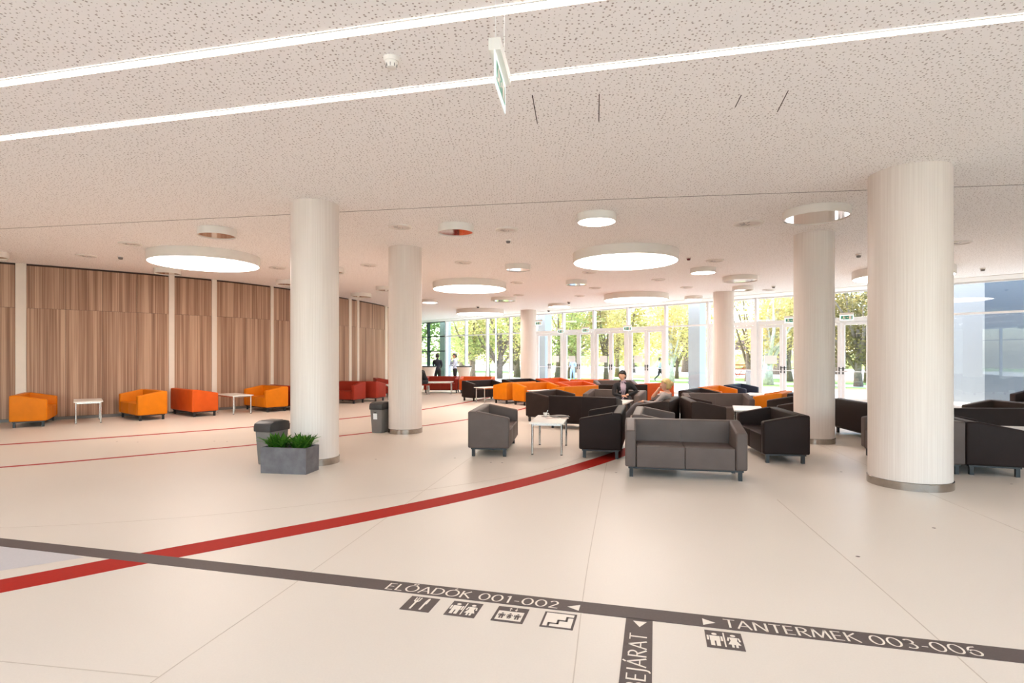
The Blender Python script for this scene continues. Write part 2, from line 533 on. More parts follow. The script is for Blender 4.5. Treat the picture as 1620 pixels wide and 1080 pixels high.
ACC = {'Ő': ('O', [[(.36, 1.08), (.45, 1.24)], [(.56, 1.08), (.66, 1.24)]]), 'Ó': ('O', [[(.46, 1.08), (.60, 1.24)]]), 'Á': ('A', [[(.38, 1.07), (.52, 1.24)]])}
def stroke(bm, pts, h, to):
    P = [Vector(p) for p in pts]
    closed = (P[0] - P[-1]).length < 1e-4 and len(P) > 4
    L, R = [], []
    for i, p in enumerate(P):
        if closed: a, b = P[(i - 1) % (len(P) - 1)], P[(i + 1) % (len(P) - 1)]
        else: a, b = P[max(i - 1, 0)], P[min(i + 1, len(P) - 1)]
        d = (b - a).normalized()
        w = (0.072 + 0.062 * abs(d.y) * (0.72 if d.x * d.y > 0.05 else 1.0)) / 2
        n = Vector((-d.y, d.x))
        # miter at corners
        if 0 < i < len(P) - 1:
            d1 = (p - P[i - 1]).normalized(); k = max(0.5, abs(d1.dot(d))); w = w / k
        L.append(to(p + n * w)); R.append(to(p - n * w))
    for i in range(len(P) - 1):
        flat_poly(bm, [L[i], L[i + 1], R[i + 1], R[i]], Z3)

def word(name, text, parent, origin, ux, uy, cap, width, label):
    """lettering set along ux to a given total width"""
    adv = sum(GLY[ACC[c][0] if c in ACC else c][0] for c in text) + 0.10 * (len(text) - 1)
    kx = width / adv
    root = bmesh.new()
    x = 0
    for c in text:
        base = ACC[c][0] if c in ACC else c
        strokes = list(GLY[base][1]) + (ACC[c][1] if c in ACC else [])
        for s in strokes:
            stroke(root, s, cap, lambda q, x=x: origin + ux * ((x + q.x) * kx) + uy * (q.y * cap))
        x += GLY[base][0] + 0.10
    return floor_part(name, root, 'white_print', parent, label)

word('lettering', 'ELŐADÓK 001-002', band, bp(-0.835, -0.070), BU, BV, 0.096, 1.135, 'white lettering ELŐADÓK 001-002')
word('lettering', 'TANTERMEK 003-006', band, bp(1.235, -0.066), BU, BV, 0.100, 1.235, 'white lettering TANTERMEK 003-006')
word('lettering', 'BEJÁRAT', branch, bp(0.820, -0.790), BV, -BU, 0.092, 0.530, 'white lettering BEJÁRAT')
def tri(name, parent, pts):
    bm = bmesh.new(); flat_poly(bm, [bp(*p) for p in pts], Z3); floor_part(name, bm, 'white_print', parent)
tri('arrow', band, [(0.350, -0.030), (0.424, 0.010), (0.424, -0.070)])
tri('arrow', band, [(1.122, 0.012), (1.190, -0.026), (1.122, -0.068)])
tri('arrow', branch, [(0.740, -0.115), (0.816, -0.115), (0.778, -0.184)])

# ---- pictograms, drawn in a unit square (x right, y up)
def ell(cx, cy, rx, ry, n=16): return [(cx + rx * math.cos(2 * PI * i / n), cy + ry * math.sin(2 * PI * i / n)) for i in range(n)]
def rc(x0, y0, x1, y1): return [(x0, y0), (x1, y0), (x1, y1), (x0, y1)]
def man(cx, s=1.0, y=0.0):
    q = lambda L: [(cx + (a - .5) * s, y + b * s) for a, b in L]
    return [q(ell(.5, .86, .085, .075)), q([(.34, .74), (.66, .74), (.66, .40), (.34, .40)]), q(rc(.25, .42, .315, .74)), q(rc(.685, .42, .75, .74)), q(rc(.35, .08, .475, .40)), q(rc(.525, .08, .65, .40))]
def woman(cx, s=1.0, y=0.0):
    q = lambda L: [(cx + (a - .5) * s, y + b * s) for a, b in L]
    return [q(ell(.5, .86, .085, .075)), q([(.37, .74), (.63, .74), (.60, .52), (.40, .52)]), q([(.40, .52), (.60, .52), (.70, .26), (.30, .26)]), q([(.28, .50), (.34, .48), (.37, .73), (.32, .73)]), q([(.66, .48), (.72, .50), (.68, .73), (.63, .73)]), q(rc(.40, .08, .475, .26)), q(rc(.525, .08, .60, .26))]
PIC = {
    'fork': [[(.20, .92), (.245, .92), (.25, .70), (.285, .70), (.29, .94), (.325, .94), (.33, .70), (.365, .70), (.375, .92), (.42, .92), (.41, .66), (.345, .58), (.345, .10), (.275, .10), (.275, .58), (.21, .66)],
             [(.64, .90), (.69, .94), (.72, .86), (.72, .52), (.68, .50), (.68, .10), (.61, .10), (.61, .70)]],
    'wc': man(.25, .86, .05) + [rc(.485, .10, .525, .92)] + woman(.755, .86, .05),
}
def pict(t0, label, kind):
    root = tag(obj('pictogram', ribbon([bp(t0, -0.2155), bp(t0 + 0.187, -0.2155)], 0.187, -0.001, Z2), 'grey_inlay', floor), label)
    to = lambda p: bp(t0 + p[0] * 0.187, -0.309 + p[1] * 0.187)
    def layer(polys, mat, z, nm):
        bm = bmesh.new()
        for p in polys: flat_poly(bm, [to(q) for q in p], z)
        floor_part(nm, bm, mat, root)
    if kind in PIC: layer(PIC[kind], 'white_print', Z3, 'symbol')
    elif kind == 'lift':
        layer([rc(.09, .10, .91, .70)], 'white_print', Z3, 'symbol')
        layer(man(.25, .44, .16) + woman(.50, .44, .16) + man(.75, .44, .16), 'grey_inlay', Z3 + .0008, 'figures')
        layer([[(.375, .86), (.43, .95), (.485, .86)], rc(.418, .74, .442, .87), [(.565, .83), (.62, .74), (.675, .83)], rc(.608, .82, .632, .95)], 'white_print', Z3, 'lift_arrows')
    else:
        layer([rc(.07, .07, .93, .93)], 'white_print', Z3, 'symbol')
        st = [(.10, .10), (.24, .10), (.24, .26), (.50, .26), (.50, .48), (.74, .48), (.74, .72), (.93, .72)]
        polys = []
        for (x0, y0), (x1, y1) in zip(st[1:], st[2:]):
            w = .035
            polys.append(rc(min(x0, x1) - w, min(y0, y1) - w, max(x0, x1) + w, max(y0, y1) + w))
        layer(polys, 'grey_inlay', Z3 + .0008, 'steps')
pict(-0.614, 'dark square floor pictogram of fork and knife', 'fork')
pict(-0.334, 'dark square floor pictogram of man and woman under ELŐADÓK', 'wc')
pict(-0.048, 'dark square floor pictogram of people in a lift', 'lift')
pict(0.236, 'framed square floor pictogram of stairs', 'stairs')
pict(1.123, 'dark square floor pictogram of man and woman under TANTERMEK', 'wc')

# fine floor seams
for pts in ([(-1.80, 1.6), (-1.66, 2.59), (-1.42, 3.82), (-1.0, 6.2), (-0.5, 9.0)], [(0.1, 1.6), (0.28, 2.57), (0.58, 4.2), (1.36, 8.0)], [(2.0, 1.6), (2.19, 2.59), (2.41, 3.73), (2.79, 5.88)],
            [(4.1, 3.3), (4.38, 4.78), (4.59, 6.15), (4.95, 7.9), (5.25, 9.6)], [(-1.66, 2.62), (-3.2, 2.86)], [(-7.2, 5.1), (-4.6, 4.9), (-2.2, 5.6), (0.4, 7.4), (1.6, 9.6)]):
    obj('floor_seam', ribbon(catmull(pts, 6), 0.006, -0.001, 0.0008), 'seam_filler', floor)
bm = bmesh.new()
for (x, y) in [(-0.30, 7.95), (-0.14, 7.93), (-7.0, 9.9), (-6.6, 9.85), (-5.3, 9.95), (-5.05, 9.9), (1.02, 7.45), (1.35, 7.25), (-2.0, 8.2), (-0.85, 8.3), (5.9, 6.6), (4.3, 7.3), (-3.9, 8.7), (2.6, 4.2), (3.7, 4.9), (6.75, 6.95)]:
    a = random.uniform(0, 3)
    flat_poly(bm, [(x + 0.018 * math.cos(a + k * PI / 3), y + 0.014 * math.sin(a + k * PI / 3)) for k in range(6)], 0.0012)
tag(floor_part('floor_scuffs', bm, 'scuff', floor), kind='stuff')

# ------------------------------------------------------------------ ceiling
bm = bmesh.new()
cplan = [(FX0, FY0), (FX1, FY0), (FX1, fac_y(FX1) + 0.25), (-8.3, fac_y(-8.3) + 0.25), (FX0, fac_y(-8.3) + 0.25)]
add_prism(bm, cplan, HGT, HGT + 0.5)
ceiling = S_(obj('ceiling', bm, 'perforated_plaster'))
jt = catmull([(-12.5, 10.15), (-8.68, 9.47), (-3.43, 8.52), (0.78, 7.78), (4.55, 7.28), (6.6, 7.02), (11, 6.5)], 6)
obj('ceiling_joint', ribbon(jt, 0.014, HGT - 0.0012, HGT), 'dark_shadow_gap', ceiling)
for pts in ([(0.168, 4.63), (0.236, 5.20)], [(0.72, 4.61), (0.80, 5.15)], [(1.90, 4.63), (1.94, 4.86)], [(2.25, 4.55), (2.35, 4.95)]):
    obj('hatch_gap', ribbon([Vector(p) for p in pts], 0.008, HGT - 0.001, HGT), 'dark_shadow_gap', ceiling)
# white soffit strip along the glass front
w_dir = Vector((0.6976, -0.7164)); n_dir = Vector((0.7164, 0.6976))
A_ = Vector((-8.3, fac_y(-8.3))); B_ = Vector((FX1, fac_y(FX1)))
bm = bmesh.new()
add_prism(bm, [A_ - n_dir * 1.15, B_ - n_dir * 1.15, B_ + n_dir * 0.02, A_ + n_dir * 0.02], HGT - 0.012, HGT + 0.002)
S_(obj('trim_4', bm, 'white_paint'))

# ------------------------------------------------------------------ curved wooden wall
WP = [(-14.6, 10.6), (-13.2, 11.62), (-11.65, 12.75), (-10.64, 13.5), (-9.1, 14.85), (-8.26, 15.77), (-7.75, 16.48), (-7.09, 17.7), (-6.3, 20.0), (-5.82, 21.6), (-5.4, 23.6), (-5.12, 27), (-5.0, 30.5), (-4.95, 34.6)]
WC = catmull(WP, 10)
WS = [0.0]
for a, b in zip(WC, WC[1:]): WS.append(WS[-1] + (b - a).length)
def wall_at(s):
    s = max(0, min(WS[-1] - 1e-4, s))
    i = max(k for k in range(len(WS)) if WS[k] <= s)
    i = min(i, len(WC) - 2)
    t = (s - WS[i]) / (WS[i + 1] - WS[i])
    d = (WC[i + 1] - WC[i]).normalized()
    return WC[i].lerp(WC[i + 1], t), Vector((d.y, -d.x))      # point, normal into the room
def wall_slab(s0, s1, z0, z1, f0, f1):
    """slab following the wall from s0 to s1, between depths f0 and f1 (into the room)"""
    n = max(1, int((s1 - s0) / 0.3))
    bm = bmesh.new(); rows = []
    for k in range(n + 1):
        p, nr = wall_at(s0 + (s1 - s0) * k / n)
        rows.append([bm.verts.new((*(p + nr * f), z)) for f, z in ((f0, z0), (f1, z0), (f1, z1), (f0, z1))])
    for a, b in zip(rows, rows[1:]):
        for k in range(4): bm.faces.new((a[k], a[(k + 1) % 4], b[(k + 1) % 4], b[k]))
    bm.faces.new(rows[0]); bm.faces.new(rows[-1][::-1])
    return bm
wall_left = S_(obj('wall_left', wall_slab(0, 19.98, 0, HGT, -0.25, -0.03), 'dark_shadow_gap'))
PIL = [(-1, 0.0), (3.89, 4.08), (6.94, 7.07), (8.0, 8.13), (9.79, 9.89), (11.5, 11.62), (13.69, 13.86), (14.25, 14.39), (16.72, 17.03), (19.98, 20.2)]
for s0, s1 in PIL[1:-1]:
    obj('pilaster', wall_slab(s0, s1, 0.05, HGT, -0.03, 0.012), 'pilaster_white', wall_left)
for (a0, a1), (b0, b1) in zip(PIL, PIL[1:]):
    L = b0 - a1
    n = max(1, round(L / 0.72))
    for k in range(n):
        x0, x1 = a1 + L * k / n + 0.003, a1 + L * (k + 1) / n - 0.003
        obj('wood_panel', wall_slab(x0, x1, 0.075, 2.637, -0.03, 0.0), 'striped_oak_veneer', wall_left)
        obj('wood_panel', wall_slab(x0, x1, 2.643, HGT - 0.045, -0.03, 0.0), 'striped_oak_veneer', wall_left)
S_(obj('baseboard_left', wall_slab(0, 19.98, 0.0, 0.068, -0.03, -0.008), 'bin_grey'))

# walls behind and beside the viewer
# the entrance front behind the viewer is glazed as well
S_(box_obj('wall_back', (0.5, FY0 - 0.1, 0.05), (FX1 - FX0 + 0.4, 0.2, 0.1), 'warm_wall'))
S_(box_obj('wall_side_room', (-8.45, 31.5, HGT / 2), (0.2, 13.5, HGT), 'warm_wall'))
S_(box_obj('wall_right', (FX1 + 0.1, (FY0 + fac_y(FX1)) / 2, HGT / 2), (0.2, fac_y(FX1) - FY0, HGT), 'warm_wall'))
S_(box_obj('wall_far_left', (FX0 - 0.1, 2.6, HGT / 2), (0.2, 17.2, HGT), 'warm_wall'))

# ------------------------------------------------------------------ glass front
FRZ = math.atan2(-0.7164, 0.6976)
BAY = 1.288 * 1.4335
HEAD = 2.75
def fx(i): return 2.511 + 1.288 * i
def frame_box(bm, x0, x1, y0, y1, z0, z1):
    add_box(bm, ((x0 + x1) / 2, (y0 + y1) / 2, (z0 + z1) / 2), (x1 - x0, y1 - y0, z1 - z0))
def at_bay(i): return (fx(i), fac_y(fx(i)), 0)
nwin = ndoor = 0
mull = bmesh.new(); frame_box(mull, -0.045, 0.045, -0.10, 0.08, 0, HGT); bevel(mull, 0.004, 1); mull_me = mesh_of(mull, 'mullion')
def pane(parent, x0, x1, z0, z1, y=0.0, mat='clear_glass', name='pane'):
    return box_obj(name, ((x0 + x1) / 2, y, (z0 + z1) / 2), (x1 - x0, 0.012, z1 - z0), mat, parent)
def window_bay(i, w=BAY, glass='clear_glass', framem='white_metal'):
    global nwin
    nwin += 1
    bm = bmesh.new()
    frame_box(bm, 0.045, w - 0.045, -0.04, 0.04, 0.0, 0.09)
    frame_box(bm, 0.045, w - 0.045, -0.04, 0.04, HEAD - 0.03, HEAD + 0.03)
    frame_box(bm, 0.045, w - 0.045, -0.04, 0.04, HGT - 0.06, HGT - 0.012)
    o = S_(obj('window_%d' % nwin, bm, framem, None, at_bay(i), FRZ))
    pane(o, 0.04, w - 0.04, 0.08, HEAD - 0.02, 0, glass)
    pane(o, 0.04, w - 0.04, HEAD + 0.02, HGT - 0.05, 0, glass)
    obj('mullion', mull_me, framem, o)
    return o
leaf_w = (BAY - 0.09 - 0.12 - 0.016) / 2
def leaf_frame():
    bm = bmesh.new(); s = 0.10
    frame_box(bm, 0, s, -0.03, 0.03, 0.012, HEAD - 0.10)
    frame_box(bm, leaf_w - s, leaf_w, -0.03, 0.03, 0.012, HEAD - 0.10)
    frame_box(bm, s, leaf_w - s, -0.03, 0.03, 0.012, 0.14)
    frame_box(bm, s, leaf_w - s, -0.03, 0.03, HEAD - 0.20, HEAD - 0.10)
    return mesh_of(bm, 'door_leaf')
leaf_me = leaf_frame()
b_ = bmesh.new(); add_tube(b_, [(0.06, -0.07, 1.02), (leaf_w - 0.06, -0.07, 1.02)], 0.016, 8); add_box(b_, (0.06, -0.05, 1.02), (0.03, 0.05, 0.03)); add_box(b_, (leaf_w - 0.06, -0.05, 1.02), (0.03, 0.05, 0.03)); bar_me = mesh_of(b_, 'push_bar')
b_ = bmesh.new(); add_box(b_, (0, -0.035, 1.05), (0.035, 0.012, 0.24)); add_tube(b_, [(0, -0.04, 1.12), (0, -0.085, 1.12), (0.11, -0.085, 1.12)], 0.009, 6); han_me = mesh_of(b_, 'handle')
b_ = bmesh.new(); frame_box(b_, 0.105, leaf_w - 0.105, -0.006, 0.006, 0.14, HEAD - 0.2); pane_me = mesh_of(b_, 'pane')
def door_bay(i, w=BAY):
    global ndoor
    ndoor += 1
    bm = bmesh.new()
    frame_box(bm, 0.045, 0.105, -0.05, 0.05, 0, HEAD)
    frame_box(bm, w - 0.105, w - 0.045, -0.05, 0.05, 0, HEAD)
    frame_box(bm, 0.105, w - 0.105, -0.05, 0.05, HEAD - 0.09, HEAD)
    frame_box(bm, 0.045, w - 0.045, -0.04, 0.04, HEAD, HEAD + 0.05)
    frame_box(bm, 0.045, w - 0.045, -0.04, 0.04, HGT - 0.06, HGT - 0.012)
    o = S_(obj('door_%d' % ndoor, bm, 'white_metal', None, at_bay(i), FRZ))
    obj('mullion', mull_me, 'white_metal', o)
    pane(o, 0.04, w - 0.04, HEAD + 0.04, HGT - 0.05, 0, 'clear_glass', 'transom_pane')
    for k in (0, 1):
        lf = obj('door_leaf', leaf_me, 'white_metal', o, (0.105 + k * (leaf_w + 0.016) if k == 0 else w - 0.105 - leaf_w, 0, 0))
        obj('pane', pane_me, 'clear_glass', lf)
        obj('push_bar', bar_me, 'white_metal', lf)
        obj('handle', han_me, 'black_metal', lf, ((leaf_w - 0.05) if k == 0 else 0.05, 0, 0), 0)
for i in (-8, -7, -6):
    wb = window_bay(i, glass='green_tint_glass', framem='black_metal')
    box_obj('middle_rail', (BAY / 2, 0, 1.86), (BAY - 0.09, 0.07, 0.06), 'black_metal', wb)
for i in (-5, -4, -3, -2, 3, 7): window_bay(i)
for i in (-1, 0, 1, 2, 4, 5, 6): door_bay(i)
window_bay(8, w=(FX1 - fx(8)) * 1.4335)
for k in range(11):
    nwin += 1
    w = (FX1 - FX0) / 11; x0 = FX0 + k * w
    bm = bmesh.new()
    frame_box(bm, 0, 0.08, -0.1, 0.08, 0.1, HGT); frame_box(bm, 0.08, w, -0.04, 0.04, HEAD - 0.03, HEAD + 0.03); frame_box(bm, 0.08, w, -0.04, 0.04, HGT - 0.06, HGT)
    o = S_(obj('window_%d' % nwin, bm, 'white_metal', None, (x0, FY0 - 0.1, 0)))
    pane(o, 0.08, w, 0.1, HEAD - 0.02); pane(o, 0.08, w, HEAD + 0.02, HGT - 0.05)

# ------------------------------------------------------------------ columns
def column(x, y, r, label):
    e = tag(empty('column', (x, y, 0)), label, 'column', 'round columns of the hall')
    bm = bmesh.new(); add_lathe(bm, [(r, 0.09), (r, HGT)], 64); sh = obj('shaft', shade_auto(mesh_of(bm, 'shaft')), 'ribbed_column_render', e)
    bm = bmesh.new(); add_lathe(bm, [(r + 0.012, 0.0), (r + 0.012, 0.085), (r + 0.004, 0.0915)], 64); obj('base_ring', shade_auto(mesh_of(bm, 'base_ring')), 'brushed_steel', e)
column(-2.81, 7.97, 0.327, 'white round column behind the concrete planter')
column(-2.13, 11.15, 0.328, 'white round column beside the grey bin with white sticker')
column(5.35, 9.90, 0.325, 'white round column between the dark sofas, right of the centre')
column(4.69, 6.60, 0.415, 'nearest and widest white round column at the right')
column(7.08, 18.70, 0.33, 'distant round column in front of the doors, right of the blue pier')
column(0.76, 25.9, 0.37, 'farthest round column, standing before the left end of the glass doors')

# ------------------------------------------------------------------ ceiling lights
M_DISC = emit('disc_diffuser', (1.0, 0.875, 0.79, 1), DISC_POWER)
M_STRIP = emit('strip_diffuser', (1.0, 0.975, 0.95, 1), STRIP_POWER)
def lit_drum(x, y, r, d, label):
    e = tag(empty('drum_light', (x, y, HGT - d - 0.0015)), label, 'lamp', 'lit round ceiling lamps')
    bm = bmesh.new(); add_lathe(bm, [(r - 0.022, 0.004), (r, 0.0), (r, d), (0.01, d)], 64, cap=False); obj('housing', shade_auto(mesh_of(bm, 'housing')), 'white_paint', e)
    bm = bmesh.new(); add_lathe(bm, [(r - 0.022, 0.004), (r - 0.022, 0.02)], 64); obj('diffuser', bm, M_DISC, e)
for x, y, r, d, lab in [
    (-6.55, 11.93, 1.07, 0.2, 'large lit disc lamp on the ceiling before the wooden wall'),
    (2.36, 11.67, 1.08, 0.2, 'largest central lit disc lamp above the dark sofas'),
    (1.29, 8.52, 0.30, 0.12, 'small lit disc lamp nearest the ceiling joint'),
    (-1.24, 16.35, 1.07, 0.2, 'large lit disc lamp just right of the second column'),
    (-1.47, 25.76, 1.09, 0.2, 'farthest large lit disc lamp, before the park windows'),
    (4.32, 19.48, 1.10, 0.2, 'large lit disc lamp hanging before the glass doors'),
    (-3.12, 21.2, 0.30, 0.12, 'small lit disc lamp peeping out beside the second column'),
    (4.68, 13.68, 0.30, 0.12, 'small lit disc lamp right of the red ceiling detector'),
    (1.93, 22.9, 0.45, 0.12, 'medium lit disc lamp left of the doors'),
    (6.5, 20.0, 0.31, 0.12, 'small lit disc lamp in front of the pale pier'),
    (9.7, 13.9, 1.07, 0.2, 'large lit disc lamp half hidden by the nearest column')]:
    lit_drum(x, y, r, d, lab)
def mirror_drum(x, y, r, d, label):
    e = tag(empty('ceiling_drum', (x, y, HGT - d - 0.0015)), label, 'ceiling drum', 'unlit round ceiling drums')
    bm = bmesh.new(); add_lathe(bm, [(r - 0.016, 0.03), (r - 0.016, 0.0), (r, 0.0), (r, d), (0.01, d)], 56, cap=False); obj('ring', shade_auto(mesh_of(bm, 'ring')), 'white_paint', e)
    bm = bmesh.new(); add_lathe(bm, [(r - 0.018, 0.012), (r - 0.018, 0.02)], 56); obj('cover_plate', bm, 'mirror_steel', e)
for x, y, r, lab in [
    (-5.01, 9.49, 0.30, 'unlit round drum on the ceiling between lit disc and ceiling joint at left'),
    (4.5, 8.27, 0.45, 'mirrored wide ring drum above the third column'),
    (-0.93, 9.25, 0.30, 'mirrored small drum left of the centre near the ceiling joint'),
    (0.14, 13.2, 0.30, 'small mirrored drum left of the largest disc lamp'),
    (1.83, 15.9, 0.30, 'small mirrored drum just below the largest disc lamp'),
    (-0.32, 20.5, 0.45, 'mirrored drum between two large lit discs, left of centre'),
    (6.16, 15.1, 0.45, 'wide mirrored drum left of the third column top'),
    (7.1, 17.2, 0.30, 'small mirrored drum above the distant column'),
    (-10.75, 11.5, 0.30, 'round drum cut by the left edge of the picture'),
    (-8.5, 13.8, 0.30, 'white drum tucked behind the large left disc lamp'),
    (-6.4, 15.9, 0.30, 'white drum half hidden left of the first column'),
    (-5.16, 19.1, 0.34, 'white drum over the red sofas by the wooden wall'),
    (-3.9, 17.3, 0.30, 'white drum just left of the second column'),
    (-4.4, 13.6, 0.30, 'white drum peeping out right of the first column')]:
    mirror_drum(x, y, r, 0.12, lab)

b_ = bmesh.new(); add_lathe(b_, [(0.150, 0.0), (0.150, -0.020), (0.165, -0.028), (0.190, -0.020), (0.195, 0.0)], 40, cap=False); dif_ring = shade_auto(mesh_of(b_, 'rim'))
b_ = bmesh.new()
for k in range(5):
    a = k * PI / 4 + 1.2
    c, s = math.cos(a), math.sin(a)
    add_box(b_, (0.08 * c, 0.08 * s, -0.0135), (0.07, 0.007, 0.004), Matrix.Rotation(a + 0.5, 3, 'Z'))
dif_slot = mesh_of(b_, 'slots')
b_ = bmesh.new(); add_lathe(b_, [(0.148, -0.012), (0.150, -0.001)], 40); dif_plate = mesh_of(b_, 'plate')
for x, y, k, lab in [
    (-7.3, 10.68, 1, 'flat round air diffuser, upper of two at the far left'), (-9.1, 11.95, 1, 'flat round air diffuser, lower of two at the far left'),
    (-1.86, 9.28, 1, 'flat round air diffuser just right of the first column top'), (-0.09, 9.5, 1, 'flat round air diffuser beside the left mirrored drum'),
    (-1.12, 12.8, 1, 'flat round air diffuser above the second large lit disc'), (0.15, 16.25, 1, 'flat round air diffuser right of the second large lit disc'),
    (1.98, 14.26, 1, 'flat round air diffuser at the rim of the largest disc lamp'), (2.6, 17.5, 1, 'flat round air diffuser below the largest disc lamp'),
    (2.4, 19.8, 1, 'flat round air diffuser above the medium lit disc'), (0.24, 19.5, 1, 'flat round air diffuser near the ceiling centre, far back'),
    (3.83, 9.05, 1.2, 'largest flat round air diffuser left of the wide mirrored ring'), (4.55, 12.54, 1, 'flat round air diffuser above the small disc lamp at right'),
    (4.1, 15.66, 1, 'flat round air diffuser right of the lit central disc'), (5.42, 17.36, 1, 'flat round air diffuser beside the wide distant drum'),
    (8.27, 18.0, 1, 'flat round air diffuser left of the third column, far back'), (8.47, 10.57, 1, 'flat round air diffuser right of the nearest column'),
    (-3.38, 13.18, 1, 'flat round air diffuser left of the second column'), (-5.69, 13.56, 1, 'flat round air diffuser left of the first column')]:
    e = tag(empty('air_diffuser', (x, y, HGT)), lab, 'vent', 'flush ceiling air diffusers')
    e.scale = (k, k, 1)
    obj('rim', dif_ring, 'white_paint', e); obj('plate', dif_plate, 'diffuser_grey', e); tag(obj('slots', dif_slot, 'bin_grey', e), kind='stuff')

b_ = bmesh.new(); add_lathe(b_, [(0.055, -0.03), (0.06, 0.0)], 24); det_base = shade_auto(mesh_of(b_, 'base'))
b_ = bmesh.new(); add_lathe(b_, [(0.02, -0.075), (0.035, -0.07), (0.04, -0.045), (0.05, -0.03)], 24); det_head = shade_auto(mesh_of(b_, 'sensor_head'))
b_ = bmesh.new()
for k in range(8): add_box(b_, (0.038 * math.cos(k * PI / 4), 0.038 * math.sin(k * PI / 4), -0.057), (0.008, 0.005, 0.02), Matrix.Rotation(k * PI / 4, 3, 'Z'))
det_grill = mesh_of(b_, 'grille')
for x, y, k, mt, lab in [
    (-0.876, 4.06, 1.0, 'white_paint', 'white round smoke detector between the two light strips'), (-0.07, 10.34, 0.9, 'bin_grey', 'small grey detector below the flat diffuser near the centre'),
    (3.85, 12.18, 0.9, 'red_plastic', 'dark red detector right of the largest disc lamp'), (7.32, 11.8, 1.0, 'bin_grey', 'small grey detector between the two right hand columns'),
    (11.5, 13.65, 1.0, 'bin_grey', 'small grey detector at the right above the glass'), (7.98, 17.05, 1.0, 'bin_grey', 'small grey detector above the distant doors'),
    (-1.45, 23.8, 1.2, 'black_plastic', 'black detector left above the park windows'), (1.69, 25.75, 1.2, 'black_plastic', 'black detector above the medium lit disc'),
    (-8.42, 12.02, 1.0, 'bin_grey', 'small grey detector left of the large left disc lamp'), (2.23, 21.9, 1.2, 'bin_grey', 'small grey detector right of the medium lit disc')]:
    e = tag(empty('smoke_detector', (x, y, HGT)), lab, 'detector', 'ceiling detectors')
    e.scale = (k, k, k)
    obj('base', det_base, 'white_paint', e); obj('sensor_head', det_head, mt, e); tag(obj('grille', det_grill, 'bin_grey', e), kind='stuff')

def strip(p0, p1, w, label):
    c = (Vector(p0) + Vector(p1)) / 2; d = Vector(p1) - Vector(p0)
    e = tag(empty('linear_light', (c.x, c.y, HGT - 0.0015), math.atan2(d.y, d.x)), label, 'lamp', 'recessed linear lights')
    box_obj('diffuser', (0, 0, -0.0035), (d.length, w, 0.005), M_STRIP, e)
    bm = bmesh.new()
    for s in (-1, 1): add_box(bm, (0, s * (w / 2 + 0.004), -0.005), (d.length, 0.008, 0.008))
    obj('rim', bm, 'white_paint', e)
strip((-9.8, 5.77), (7.6, 1.70), 0.072, 'long glowing ceiling strip, nearer the viewer')
strip((-10.6, 6.86), (9.6, 2.05), 0.062, 'long glowing ceiling strip, second from the viewer')
strip((-9.8, 1.00), (9.6, -3.55), 0.072, 'unseen ceiling strip added behind the viewer for brightness, third row')  # out of view, added to brighten the near floor and ceiling
strip((-9.8, 0.05), (9.6, -4.50), 0.062, 'unseen ceiling strip added behind the viewer for brightness, fourth row')  # second added strip, also out of view, for more bounce light

